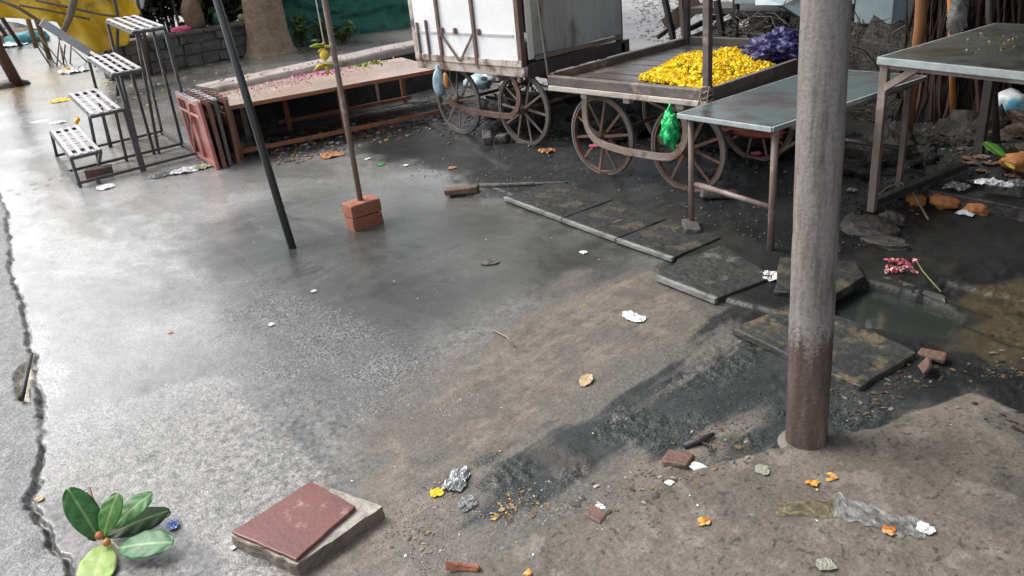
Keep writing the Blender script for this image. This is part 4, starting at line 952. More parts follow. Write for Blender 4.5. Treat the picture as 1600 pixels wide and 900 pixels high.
# ------------------------------------------------------------------ poles
def big_pole():
    bx, by = at(1260, 692)[:2]; top = atY(1291, 0, by+.03)
    k = (2.75)/(top[2]); tx, ty = bx+(top[0]-bx)*k, by+(top[1]-by)*k
    root = thing('support_pole', (bx, by, 0), 'thick round pole, grey above and rust red at its foot', 'pole')
    m = bpy.data.materials.new('two_tone_pole'); m.use_nodes = True; t = m.node_tree; N = t.nodes; L = t.links; p = N['Principled BSDF']
    tc = N.new('ShaderNodeTexCoord'); mp = N.new('ShaderNodeMapping'); mp.inputs['Scale'].default_value = (11, 11, 1.3); L.new(tc.outputs['Object'], mp.inputs[0])
    n1 = N.new('ShaderNodeTexNoise'); n1.inputs['Scale'].default_value = 2.2; n1.inputs['Detail'].default_value = 9; n1.inputs['Roughness'].default_value = .65; L.new(mp.outputs[0], n1.inputs['Vector'])
    n2 = N.new('ShaderNodeTexNoise'); n2.inputs['Scale'].default_value = 90; n2.inputs['Detail'].default_value = 5; L.new(tc.outputs['Object'], n2.inputs['Vector'])
    sx = N.new('ShaderNodeSeparateXYZ'); L.new(tc.outputs['Object'], sx.inputs[0])
    def ramp(stops, src):
        r = N.new('ShaderNodeValToRGB'); e = r.color_ramp.elements
        while len(e) < len(stops): e.new(.5)
        for q, (a, c) in zip(e, stops): q.position = a; q.color = (*c, 1)
        L.new(src, r.inputs[0]); return r.outputs[0]
    up = ramp([(.3, (.06, .052, .048)), (.42, (.14, .125, .118)), (.53, (.22, .205, .195)), (.6, (.18, .16, .148)), (.66, (.17, .1, .075))], n1.outputs['Fac'])
    lo_ = ramp([(.3, (.05, .034, .03)), (.5, (.085, .06, .052)), (.6, (.115, .083, .073)), (.7, (.2, .15, .13))], n1.outputs['Fac'])
    mr_ = N.new('ShaderNodeMath'); mr_.operation = 'MULTIPLY_ADD'; L.new(n1.outputs['Fac'], mr_.inputs[0]); mr_.inputs[1].default_value = .24; L.new(sx.outputs['Z'], mr_.inputs[2])
    rr = N.new('ShaderNodeMapRange'); rr.inputs[1].default_value = .475; rr.inputs[2].default_value = .56; ma_ = N.new('ShaderNodeMath'); ma_.operation = 'MULTIPLY_ADD'; L.new(n2.outputs['Fac'], ma_.inputs[0]); ma_.inputs[1].default_value = .16; L.new(mr_.outputs[0], ma_.inputs[2]); mz_ = N.new('ShaderNodeMath'); mz_.operation = 'SUBTRACT'; mz_.inputs[1].default_value = .075; L.new(ma_.outputs[0], mz_.inputs[0]); L.new(mz_.outputs[0], rr.inputs[0])
    # paler peeled band just above the red
    r2 = N.new('ShaderNodeMapRange'); r2.inputs[1].default_value = .62; r2.inputs[2].default_value = .5; r2.inputs[3].default_value = 0; r2.inputs[4].default_value = .6; L.new(mr_.outputs[0], r2.inputs[0])
    mb_ = N.new('ShaderNodeMix'); mb_.data_type = 'RGBA'; mb_.inputs[7].default_value = (.3, .29, .28, 1); L.new(r2.outputs[0], mb_.inputs[0]); L.new(up, mb_.inputs[6])
    mx = N.new('ShaderNodeMix'); mx.data_type = 'RGBA'; L.new(rr.outputs[0], mx.inputs[0]); L.new(lo_, mx.inputs[6]); L.new(mb_.outputs[2], mx.inputs[7])
    sp = N.new('ShaderNodeMapRange'); sp.inputs[1].default_value = .3; sp.inputs[2].default_value = .55; sp.inputs[3].default_value = .72; L.new(n2.outputs['Fac'], sp.inputs[0])
    sv = N.new('ShaderNodeVectorMath'); sv.operation = 'SCALE'; L.new(mx.outputs[2], sv.inputs[0]); L.new(sp.outputs[0], sv.inputs['Scale'])
    L.new(sv.outputs[0], p.inputs['Base Color']); p.inputs['Roughness'].default_value = .48
    bp = N.new('ShaderNodeBump'); bp.inputs['Strength'].default_value = .5; bp.inputs['Distance'].default_value = .004; L.new(n2.outputs['Fac'], bp.inputs['Height']); L.new(bp.outputs[0], p.inputs['Normal'])
    mb = MB(); mb.tube([(bx+(tx-bx)*f_, by+(ty-by)*f_, -.04+2.8*f_) for f_ in np.linspace(0, 1, 60)], [.063*(1+.03*f1(q_*9, 2.2, 6)+.012*f1(q_*40, 1.1, 4)) for q_ in np.linspace(0, 1, 60)], 36); o = mb.build('pole_shaft', m, root, smooth=True, wob=.006)
    cl = MB(); vs = []
    cl.tube([(bx, by, gz(bx, by)-.02), (bx, by, gz(bx, by)+.006), (bx, by, gz(bx, by)+.012)], [.1, .085, .064], 24); cl.build('concrete_collar', mat('pad_concrete', (.16, .14, .118), (.1, .09, .078), scale=14, rough=.65, bump=.5), root, smooth=True)
big_pole()
M['black_paint'] = mat('black_painted_pole', (.025, .028, .03), (.04, .042, .044), scale=9, stretch=(1, 1, .2), rough=.35, bump=.25, c3=(.1, .09, .085), s3=12, t3=.68)
p0 = at(457, 388); p1 = atX(339, 0, p0[0]-.62)
def ext(p, q, z): k = (z-p[2])/(q[2]-p[2]); return tuple(p+(q-p)*k)
pole('black_pole', [ext(p0, p1, -.05), tuple(p1), ext(p0, p1, 2.6)], .023, M['black_paint'], 'leaning black painted pole stuck in the wet concrete', n=14)
b0 = at(551, 350); b0 = np.array([*b0[:2], 0.]); q1 = atY(556, 322, b0[1]+.02)
base = Vector((-4.10, 2.335, 0)); 
pz0 = np.array([-4.12, 2.34, .15]); pz1 = atX(507, 0, -4.16)
pole('rusty_pole', [tuple(pz0), tuple(pz0+(pz1-pz0)*.5), ext(pz0, pz1, 2.6)], .0165, mat('rusty_thin_pole', (.24, .17, .14), (.15, .105, .09), scale=10, stretch=(1, 1, .3), rough=.55, bump=.4, c3=(.33, .27, .23), s3=8, t3=.6), 'thin rusty pole standing in two stacked red bricks', n=12)
ba = math.atan2(at(590, 353)[1]-at(548, 367)[1], at(590, 353)[0]-at(548, 367)[0])
for k, (lab) in enumerate(('lower red brick under the thin rusty pole', 'upper red brick holding the thin rusty pole')):
    c = at(566, 355); u = Vector((math.cos(ba), math.sin(ba), 0)); v = Vector((-u.y, u.x, 0)); cc = Vector((-4.12, 2.34, 0))
    o = MB().box((0, 0, 0), (.205, .115, .082), jit=.004).build('red_brick', M['brick'], bevel=.007); o.location = (cc.x, cc.y, .0+k*.084-.008); o.rotation_euler.z = ba+(.03 if k else 0); tag(o, lab, 'brick', 'bricks under the thin pole')

# ------------------------------------------------------------------ loose slabs, stones, bricks
def slab(name, px, z0, th, mt, label, cat='slab', tilt=(0, 0), bev=.006, group=None, sub=4):
    pts = [at(a, b, z0+th) for a, b in px]; c = sum(pts)/len(pts)
    out = []
    for i, p in enumerate(pts):       # break the edges up a little
        q = pts[(i+1) % len(pts)]
        for k in range(sub):
            t = k/sub; j = np.array([random.uniform(-1, 1), random.uniform(-1, 1), 0])*(.006 if k else .003); out.append(p*(1-t)+q*t+j)
    mb = MB(); n = len(out)
    zf = lambda p: tilt[0]*(p[0]-c[0])+tilt[1]*(p[1]-c[1])
    vs = [(p[0], p[1], z0+zf(p)) for p in out]+[(p[0], p[1], z0+th+zf(p)) for p in out]
    mb.add(vs, [tuple(range(n-1, -1, -1)), tuple(range(n, 2*n))]+[(i, (i+1) % n, n+(i+1) % n, n+i) for i in range(n)])
    o = mb.build(name, mt, bevel=bev)
    bm = bmesh.new(); bm.from_mesh(o.data); bmesh.ops.recalc_face_normals(bm, faces=bm.faces); bm.to_mesh(o.data); bm.free()
    return tag(o, label, cat, group, 'thing')
slab('paving_slab', [(1026, 428), (1122, 464), (1210, 432), (1130, 384), (1064, 404)], -.03, .062, M['stone_pale'], 'muddy paving slab with a pale front edge before the metal topped table', tilt=(.0, .01))
_e = [at(a_, b_, .034) for a_, b_ in ((1028, 429), (1121, 465))]; mb = MB(); mb.beam(tuple(_e[0]-np.array([0, .008, .013])), tuple(_e[1]-np.array([0, .008, .013])), .02, .028)
PS_ = [o for o in bpy.data.objects if o.name == 'paving_slab'][0]; e_ = mb.build('worn_edge', M['concrete_worn'], bevel=.003); e_.parent = PS_; e_.location = e_.location-PS_.location
for poly_, lab_ in (([(790, 307), (880, 340.5), (959, 311), (870, 281)], 'wet dark paving slab at the end of the row by the long stone strip'), ([(881, 341), (965, 371.5), (1043, 341), (960, 311.5)], 'wet dark middle paving slab of the row before the flower cart'), ([(966, 372), (1053, 402), (1126, 370), (1044, 341.5)], 'wet dark paving slab of the row nearest the pale edged muddy slab')):
    ps_ = slab('paving_slab', poly_, -.02, .05, M['stone_dark'], lab_, tilt=(random.uniform(-.003, .003), random.uniform(-.002, .004)))
    _e = [at(a_, b_, .028) for a_, b_ in poly_[:2]]; mb = MB(); mb.beam(tuple(_e[0]-np.array([0, .008, .009])), tuple(_e[1]-np.array([0, .008, .009])), .022, .024)
    e_ = mb.build('worn_edge', M['concrete_worn'], bevel=.004); e_.parent = ps_; e_.location = e_.location-ps_.location
slab('drain_cover', [(1143, 514), (1345, 601), (1433, 549), (1330, 500), (1235, 476)], .0, .03, M['stone_mud'], 'large dirty drain cover slab lying tilted behind the big pole', tilt=(-.02, .01))
slab('drain_cover', [(1210, 455), (1302, 462), (1352, 430), (1340, 408), (1220, 400)], .0, .04, M['stone_dark'], 'dark drain cover slab at the edge of the open water hole')
slab('kerb_stone', [(1362, 432), (1478, 470), (1476, 462), (1366, 424)], -.06, .07, M['stone_grey'], 'narrow stone edge along the far side of the water hole', 'kerb stone')
slab('kerb_stone', [(1450, 296), (1700, 346), (1700, 328), (1456, 284)], .0, .09, M['stone_dark'], 'long dark kerb stone under the taller stall table', 'kerb stone')
slab('floor_tile', [(0, 0)]*4, 0, .1, M['concrete'], 'x') if False else None
# bricks and stones
def brickbit(px, py, d, rz, mt, label, name='loose_brick', cat='brick', z=0, ry=0):
    o = MB().box((0, 0, 0), d, jit=.008).build(name, mt, bevel=.008); q = on(px, py); o.location = (q.x, q.y, q.z+z); o.rotation_euler = (0, ry, rz); return tag(o, label, cat)
brickbit(722, 302, (.07, .22, .035), -.75, M['brick_dirty'], 'muddy brick lying at the corner of the raised paving')
brickbit(815, 290, (.03, .62, .02), -.95, M['rock'], 'long dark stone strip on the paving before the white cart', 'kerb_stone', 'kerb stone')
brickbit(1080, 358, (.17, .085, .04), -.75, M['rock'], 'flat stone under the front left foot of the metal topped table', 'foot_stone', 'stone', -.01)
brickbit(1122, 310, (.2, .07, .04), .75, M['rock'], 'dark broken stone lying right of the flower cart wheel', 'loose_stone', 'stone', 0, .1)
brickbit(1060, 720, (.085, .075, .014), .3, M['brick_dirty'], 'brown broken brick piece by the edge of the concrete pad', z=-.006)
brickbit(932, 805, (.06, .05, .012), .1, M['brick_dirty'], 'small brown brick chip by the white scrap', z=-.006)
brickbit(762, 222, (.07, .24, .07), .9, M['rock'], 'dark stone wedged by the right wheel of the white cart', 'loose_stone', 'stone')
brickbit(786, 222, (.1, .09, .06), .4, M['rock'], 'squarish stone chock against the right wheel of the white cart', 'loose_stone', 'stone')
brickbit(1440, 582, (.015, .07, .05), .5, M['brick_dirty'], 'red brown shard standing behind the dirty drain cover', 'brick_shard', 'brick', 0, .3)
brickbit(1455, 562, (.09, .045, .02), .2, M['brick_dirty'], 'red brown shard lying flat behind the drain cover', 'brick_shard', 'brick')
brickbit(724, 893, (.1, .02, .025), .62, M['brick'], 'broken red brick edge at the bottom of the concrete pad', 'brick_shard', 'brick')
q = on(1355, 362); o = blob('foot_stone', (q.x, q.y+.02, q.z+.012), (.14, .11, .055), M['rock'], 'rough round stone block under the stall table front leg', 'stone', .25, 2.6, smooth=False)
q = on(1388, 350); o = blob('loose_stone', (q.x, q.y+.02, q.z+.01), (.07, .06, .045), M['rock'], 'smaller rough stone touching the block under the stall table leg', 'stone', .3, 2.6, smooth=False)
q = on(1385, 380); o = blob('loose_stone', (q.x, q.y, q.z), (.11, .06, .03), M['rock'], 'flat rough stone in front of the block under the stall table leg', 'stone', .3, 2.6, smooth=False)

def red_tile():
    P_ = [at(358, 832, .055), at(462, 879, .055), at(598, 787, .055), at(490, 747, .055)]
    c = sum(P_)/4; root = thing('broken_tile', (c[0], c[1], 0), 'broken red glazed tile on a thick concrete chunk', 'tile')
    def rough(poly, k, j):
        out = []
        for i, p in enumerate(poly):
            q = poly[(i+1) % len(poly)]
            for s in range(k):
                t = s/k; out.append((p[0]*(1-t)+q[0]*t+random.uniform(-j, j)*(1 if s else .3), p[1]*(1-t)+q[1]*t+random.uniform(-j, j)*(1 if s else .3)))
        return out
    low_ = rough([tuple(p[:2]) for p in P_], 10, .0035); n = len(low_); cx, cy = c[0], c[1]
    mb = MB(); z0 = -.005; vs = []
    for k, (z, s) in enumerate(((z0, .985), (.018, 1.0), (.03, .992), (.042, .998))):
        vs += [(cx+(x-cx)*s+random.uniform(-.0015, .0015), cy+(y-cy)*s+random.uniform(-.0015, .0015), z+random.uniform(-.002, .002)) for x, y in low_]
    fs = [tuple(range(n-1, -1, -1)), tuple(range(3*n, 4*n))]
    for r_ in range(3): fs += [(r_*n+i, r_*n+(i+1) % n, (r_+1)*n+(i+1) % n, (r_+1)*n+i) for i in range(n)]
    mb.add(vs, fs)
    mb.build('mortar_bed', mat('mortar_bed', (.2, .165, .135), (.13, .105, .088), scale=12, rough=.7, bump=.7, bscale=70, c3=(.3, .27, .22), s3=9, t3=.62), root, bevel=.003)
    mb = MB(); ins = [(cx+(x-cx)*.985, cy+(y-cy)*.985) for x, y in low_]; mb.add([(x, y, .0445+random.uniform(-.0006, .0006)) for x, y in ins], [tuple(range(n))]); mb.build('mortar_surface', mat('pale_mortar', (.36, .33, .29), (.24, .215, .185), scale=14, rough=.7, bump=.6, bscale=60, c3=(.16, .13, .1), s3=8, t3=.62), root)
    a, b, cc, d = [np.array(p[:2]) for p in P_]
    e1 = b*.3+cc*.7; e2 = a*.12+d*.88  # the tile stops short of the far right end
    e1 = np.array(at(556, 792, .055)[:2]); e2 = np.array(at(486, 752, .055)[:2])
    a2 = a*.985+cc*.015; b2 = b*.975+d*.025
    top = rough([tuple(a2), tuple(b2), tuple(e1), tuple(e2)], 10, .0018)
    mb = MB(); m_ = len(top); mb.add([(x, y, .0465) for x, y in top]+[(x, y, .058) for x, y in top], [tuple(range(m_-1, -1, -1)), tuple(range(m_, 2*m_))]+[(i, (i+1) % m_, m_+(i+1) % m_, m_+i) for i in range(m_)])
    mb.build('glazed_face', mat('red_glazed_tile', (.16, .056, .048), (.115, .042, .037), scale=6, rough=.42, bump=.15, bscale=70, c3=(.33, .24, .2), s3=13, t3=.63), root, bevel=.003)
    return root
red_tile()

# ------------------------------------------------------------------ fig sprig
def leaf_mesh(mb, base, d, L, Wd, z0, lift, curl, cA, cB, nu=20, nv=10, fold=.12):
    d = Vector(d).normalized(); s = Vector((-d.y, d.x, 0)); v = []; f = []; cols = []
    for i in range(nu+1):
        u = i/nu; w = Wd*.5*(max(math.sin(math.pi*min(1, u**1.1*.985+.008)), 0)**.5); w = max(w, .0012)
        for j in range(nv+1):
            t = j/nv*2-1
            p = Vector(base)+d*(L*u)+s*(w*t)
            z = z0+lift*u-curl*u*u+fold*abs(t)*w-.06*t*t*w+.0018*math.sin(u*22+abs(t)*5)*abs(t)
            v.append((p.x, p.y, z))
            mid = math.exp(-(t*w/.0022)**2); sv = math.exp(-(((u*9-abs(t)*1.15) % 1)-.5)**2/.004)*.55*(abs(t) < .85)
            k = max(mid, sv*.5); n_ = .85+.3*random.random()*.3
            cols.append(tuple((cA[q]*(1-k)+cB[q]*k)*n_ for q in range(3)))
    o = len(mb.v); mb.v += v; mb.c += cols
    mb.f += [tuple(o+x for x in (i*(nv+1)+j, (i+1)*(nv+1)+j, (i+1)*(nv+1)+j+1, i*(nv+1)+j+1)) for i in range(nu) for j in range(nv)]
M['fig_leaf'] = attr_mat('fig_leaf', rough=.45, bump=.08, bscale=40, spec=.35)
def sprig():
    c = on(165, 845); root = thing('fig_sprig', tuple(c), 'cut fig sprig with green leaves and two orange brown figs', 'leafy twig')
    c = Vector((c.x, c.y, c.z))
    def tip(px, py): q = at(px, py, c.z+.03); return Vector((q[0], q[1], c.z))
    G1, G2 = (.045, .165, .04), (.24, .38, .13)
    # base px, tip px, length, width, base height, colours, label
    LV = [((155, 842), (106, 763), .15, .078, .03, G1, G2, 'broad dark green leaf at the left of the sprig'),
          ((163, 836), (183, 770), .11, .06, .05, (.06, .17, .035), (.24, .36, .12), 'lighter green upright middle leaf'),
          ((178, 824), (237, 769), .135, .066, .045, G1, G2, 'upper right green leaf'),
          ((166, 838), (265, 796), .19, .078, .02, (.012, .035, .01), (.11, .19, .05), 'darkest leaf, underneath the upper right one'),
          ((186, 857), (270, 846), .175, .085, .03, (.035, .14, .045), (.24, .38, .18), 'large glossy lower right leaf'),
          ((162, 850), (143, 925), .16, .092, .03, (.34, .47, .14), (.45, .52, .25), 'pale yellow green leaf turned over at the bottom'),
          ((154, 842), (134, 828), .05, .038, .02, (.03, .09, .02), (.15, .22, .06), 'smallest dark leaf beside the figs')]
    for b, t, ln, w, zb, a1, a2, lab in LV:
        B = Vector(at(*b, c.z+zb)); best = None
        for zz in np.linspace(.006, .2, 60):
            T = Vector(at(*t, c.z+zz)); e_ = abs((T-B).length-ln)
            if best is None or e_ < best[0]: best = (e_, T)
        T = best[1]; d = (T-B).normalized(); nrm = (Vector((0, 0, 1))+.55*(Vector(EYE)-B).normalized()).normalized(); nrm = (nrm-d*nrm.dot(d)).normalized(); s_ = d.cross(nrm).normalized()
        mb = MB(); flat = MB(); leaf_mesh(flat, Vector((0, 0, 0)), Vector((1, 0, 0)), (T-B).length, w*1.12, 0, .03, .035, a1, a2, 26, 14, .05)
        mb.f = flat.f; mb.c = flat.c; mb.v = [tuple(B+d*q[0]-s_*q[1]+nrm*q[2]) for q in flat.v]
        o = mb.build('leaf', M['fig_leaf'], root, smooth=True, cols=True); o['label'] = lab
        st_ = o.modifiers.new('t', 'SOLIDIFY'); st_.thickness = .0008
        st = MB(); q0 = Vector((c.x, c.y, c.z+.018)); st.tube([q0, (q0+B)/2+Vector((0, 0, .006)), B, B+d*.012], .0022, 6); st.build('petiole', mat('petiole', (.35, .36, .09), rough=.5) if 'petiole' not in bpy.data.materials else bpy.data.materials['petiole'], root)
    tw = MB(); e = tip(140, 764); tw.tube([(c.x, c.y, c.z+.012), tuple((Vector((c.x, c.y, c.z+.016))+Vector((e.x, e.y, c.z+.03)))/2), (e.x, e.y, c.z+.035)], [.005, .0045, .0042], 8); tw.build('twig', mat('fig_twig', (.16, .09, .06), rough=.7), root, smooth=True)
    for (px, py, r_) in ((158, 843, .0135), (169, 854, .012)):
        q = tip(px, py); tv, tf = ICO3; vv = tv*np.array([r_, r_, r_*1.05]); o = raw('fig', vv, tf, mat('fig_skin', (.5, .2, .055), (.36, .13, .04), scale=60, rough=.45, bump=.1), None, True, root); o.location = Vector((q.x, q.y, c.z+.045))-Vector(root['_o'])
sprig()
q = on(272, 823); crumple('foil_wrapper', (q.x, q.y, q.z+.004), .02, mat('blue_foil', (.06, .14, .42), (.35, .42, .6), scale=60, rough=.25, metal=.5), 'tiny crumpled blue foil wrapper at the tip of the fig leaf', 'wrapper', 1.2)

# ------------------------------------------------------------------ lemon and chilli charm on the thin pole
def charm():
    t0 = atX(488, -30, -4.2); e = atX(507, 72, -4.2); root = thing('lemon_charm', tuple(e), 'string charm of a yellow lemon between green and yellow chillies', 'charm')
    s = MB(); s.tube([tuple(t0+(t0-e)*1.2), tuple(t0), tuple(e)], .004, 6); s.build('string', mat('white_string', (.6, .6, .58), rough=.8), root)
    def Q(px, py, X=-4.16): return atX(px, py, X)
    th = MB(); th.tube([tuple(e), tuple(Q(510, 116))], .0025, 5); th.build('thread', mat('thread', (.3, .28, .22), rough=.9), root)
    q = Q(507, 86, -4.15); tv, tf = ICO3; v = tv.copy(); v[:, 2] *= 1.12; v *= (1+.25*np.maximum(np.abs(v[:, 2])-.9, 0))[:, None]
    o = raw('lemon', v*.026, tf, mat('lemon_skin', (.8, .62, .06), (.72, .5, .03), scale=30, rough=.45, bump=.2, bscale=120), None, True, root); o.location = Vector(q)-Vector(root['_o'])
    def chil(pts, r, c): 
        mb = MB(); mb.tube([tuple(Q(*p)) for p in pts], r, 8); k = 'chilli_%d' % int(c[0]*100); m_ = bpy.data.materials.get(k) or mat(k, c, rough=.35); return mb.build('chilli', m_, root, smooth=True)
    chil([(504, 71), (494, 71), (484, 73)], [.008, .011, .003], (.42, .55, .03))
    chil([(509, 72), (520, 74), (528, 76)], [.007, .009, .003], (.5, .52, .03))
    chil([(508, 78), (502, 79), (497, 81)], [.011, .012, .004], (.8, .5, .01))
    chil([(508, 101), (498, 104), (490, 111)], [.009, .011, .003], (.75, .5, .02))
    chil([(509, 100), (520, 101), (530, 102)], [.007, .008, .003], (.4, .5, .03))
    chil([(509, 103), (512, 108), (513, 117)], [.01, .011, .003], (.75, .42, .02))
    chil([(508, 68), (505, 69), (504, 73)], [.008, .01, .006], (.62, .25, .03))
charm()

# ------------------------------------------------------------------ green bag on the table frame
M['green_plastic'] = mat('green_plastic', (.015, .6, .17), (.008, .38, .1), scale=16, rough=.25, bump=.9, bscale=30, bdist=.03, c3=(.3, .72, .42), s3=22, t3=.64)
q = atY(1047, 200, 3.64); blob('green_bag', tuple(q), (.05, .045, .1), M['green_plastic'], 'bright green plastic bag hanging by the flower cart wheel', 'plastic bag', .55, 2.2, pinch=.12, sag=.12, crease=.13, sub=ico(4))
q = atY(686, 128, 3.98); blob('carry_bag', tuple(q), (.045, .05, .12), M['plastic_blue'], 'pale blue white carry bag hanging below the white cart corner', 'plastic bag', .4, 2.2, pinch=.35, crease=.18)
q = atY(697, 126, 3.95); blob('orange_wrap', tuple(q), (.02, .02, .055), mat('orange_wrap', (.72, .34, .1), rough=.4), 'orange wrapper in front of the pale blue carry bag', 'wrapper', .3)
for k, (px, py, Y, r_, mt, lab) in enumerate([(745, 128, 4.7, .09, 'plastic_blue', 'pale blue plastic bag under the white cart between its wheels'), (772, 118, 4.8, .08, 'plastic_white', 'white plastic bag stuffed under the white cart bed'), (850, 112, 4.6, .07, 'pink', 'red cloth under the side beam of the white cart')]):
    q = atY(px, py, Y); blob('plastic_bag' if k < 2 else 'red_cloth', tuple(q), (r_*1.6, r_, r_*.7), M[mt] if k < 2 else mat('red_cloth', (.3, .05, .04), (.2, .04, .03), rough=.7), lab, 'plastic bag' if k < 2 else 'cloth', .4, 2.5, crease=.2)
q = on(1180, 205); blob('red_sack', tuple(atY(1175, 205, 4.35)), (.22, .06, .035), mat('red_sack', (.36, .09, .06), (.24, .06, .045), rough=.6), 'flat red sack lying behind the metal topped table leg', 'sack', .4)
for k, (px, py, z_, mm) in enumerate([(1181, 241, .02, 'pink'), (927, 229, .1, 'pink')]):
    q = atY(px, py, [4.2, 3.8][k]); crumple('flower_scrap', tuple(q), .028, M[mm], ['pink petals caught in the far wheel behind the metal topped table', 'pink petals caught in the left flower cart wheel'][k], 'petals', .9)

# ------------------------------------------------------------------ background right: broken cart, blue cabinet, roots
M['rock_black'] = mat('rotten_brush', (.022, .019, .016), (.01, .009, .009), scale=14, rough=.8, bump=1, bscale=30, bdist=.04, c3=(.05, .042, .035), s3=16, t3=.6)
M['black_wood'] = mat('blackened_wood', (.035, .03, .028), (.02, .018, .017), scale=9, rough=.5, bump=.5)
M['brown_wood'] = mat('brown_old_wood', (.13, .085, .065), (.08, .055, .045), scale=8, stretch=(1, 1, .3), rough=.6, bump=.5)
def B(px, py, Y): return tuple(atY(px, py, Y))
root = thing('broken_cart', tuple(at(1085, 62)), 'broken dark wooden cart frame behind the marigold tray', 'cart')
for nm, a, b, w, h_, mt in (('post', (1052, 62, 7.4), (1036, -15, 7.4), .06, .05, 'black_wood'), ('post', (1073, 66, 7.0), (1066, -15, 7.0), .1, .05, 'brown_wood'), ('brace', (1027, 58, 7.3), (1105, 2, 8.0), .04, .05, 'brown_wood'),
        ('side_board', (1040, 42, 7.5), (1092, 2, 7.6), .03, .19, 'brown_wood'), ('rail', (1075, 62, 7.0), (1200, 10, 7.4), .05, .06, 'black_wood'), ('rail', (1070, 48, 7.2), (1160, 8, 7.9), .045, .05, 'black_wood'), ('rail', (1110, 62, 7.0), (1230, 28, 7.0), .05, .06, 'black_wood'), ('post', (1130, 66, 6.9), (1120, 0, 6.9), .06, .05, 'black_wood'), ('bed_board', (1100, 12, 7.6), (1230, 12, 7.3), .5, .06, 'black_wood'), ('post', (1205, 70, 7.0), (1200, 5, 7.0), .06, .05, 'black_wood')):
    mb = MB(); mb.beam(B(*a), B(*b), w, h_); mb.build(nm, M[mt], root, bevel=.004)
for k, (x, y, rx, ry, rz, lab) in enumerate([(-3.4, 6.35, .8, .3, .45, 'dark heap of rotten brush behind the marigold tray and below the pale blue cart'), (-2.55, 6.2, .5, .35, .55, 'dark brush heap between the pale blue cart and the hanging roots'), (-4.6, 7.2, .7, .4, .4, 'dark brush heap under the broken cart frame')]):
    blob('brush_heap', (x, y, .02), (rx, ry, rz), M['rock_black'], lab, 'heap', .5, 3.5, crease=.3)
for k, (x, y, rx, ry, rz, lab) in enumerate([(-3.15, 5.05, .55, .3, .2, 'dark muddy rubbish heap under the back of the flower cart'), (-4.15, 5.0, .4, .45, .22, 'dark muddy rubbish heap between the white cart and the flower cart'), (-5.0, 4.85, .6, .3, .2, 'dark muddy rubbish heap under the white cart'), (-2.15, 4.85, .35, .25, .16, 'dark muddy heap below the far end of the metal topped table'), (-1.75, 5.35, .3, .25, .2, 'dark muddy heap at the foot of the hanging roots')]):
    tag(blob('mud_heap', (x, y, .0), (rx, ry, rz), M['rock_black'], lab, 'heap', .6, 4.5, crease=.4, sub=ico(4)), kind='stuff')
# tangle of dry twigs and wire
M['twig'] = mat('grey_twigs', (.11, .095, .082), (.045, .04, .035), scale=20, rough=.7)
mb = MB()
for k in range(420):
    y = random.uniform(5.9, 6.8); px = random.choice([random.uniform(1130, 1430), random.uniform(1320, 1430)]); py = random.uniform(30, 210) if px > 1300 else random.uniform(25, 66)
    p = Vector(B(px, py, y)); 
    if p.z < .02: p.z = .05
    d = Vector((random.uniform(-1, 1), random.uniform(-.4, .4), random.uniform(-.6, .6))).normalized(); L_ = random.uniform(.06, .26); bend = Vector((random.uniform(-.1, .1), 0, random.uniform(-.12, .12)))
    mb.tube([p, p+d*L_*.5+bend*.6, p+d*L_+bend*.2], [.0045, .0035, .0015], 4)
o = mb.build('brushwood', M['twig']); tag(o, 'tangle of dry twigs and roots behind the carts', 'brushwood', kind='stuff')
M['blue_cab'] = mat('pale_blue_paint', (.33, .42, .44), (.24, .31, .33), scale=3, rough=.45, bump=.12, bscale=14, c3=(.16, .15, .14), s3=4, t3=.62)
def blue_cart():
    root = thing('blue_cart', (-3.4, 7.0, 0), 'old pale blue metal cart body behind the big pole', 'cart')
    x0, x1, y0, y1, z = -4.35, -2.88, 6.5, 7.5, .6
    b = MB(); b.box((-3.0, y0, z+.5), (.3, .03, 1.0)); b.box((x1, (y0+y1)/2, z+.5), (.03, y1-y0, 1.0)); b.build('side_sheet', M['blue_cab'], root, bevel=.004)
    b = MB(); b.box((-3.72, y0+.02, z+.57), (1.1, .03, .85)); b.build('front_sheet', M['blue_cab'], root, bevel=.004)
    b = MB(); b.box(((x0+x1)/2, (y0+y1)/2, z+.06), (x1-x0-.05, y1-y0-.05, .05)); b.build('bed', M['black_wood'], root)
    b = MB(); b.box(((x0+x1)/2, (y0+y1)/2, z+1.02), (x1-x0+.1, y1-y0+.1, .03)); b.build('lid', M['blue_cab'], root)
    for x in (x0+.06, x1-.06):
        for y in (y0+.06, y1-.06):
            l_ = MB(); l_.beam((x, y, 0), (x, y, z+.5), .045, .045); l_.build('leg', M['black_wood'], root)
    sh = MB(); sh.add([B(1180, 8, 6.42), B(1222, 8, 6.35), B(1256, 30, 6.42), B(1252, -6, 6.45), B(1180, -8, 6.5)], [(0, 1, 2, 3, 4)]); o = sh.build('bent_flap', M['blue_cab'], root); s = o.modifiers.new('t', 'SOLIDIFY'); s.thickness = .006
blue_cart()
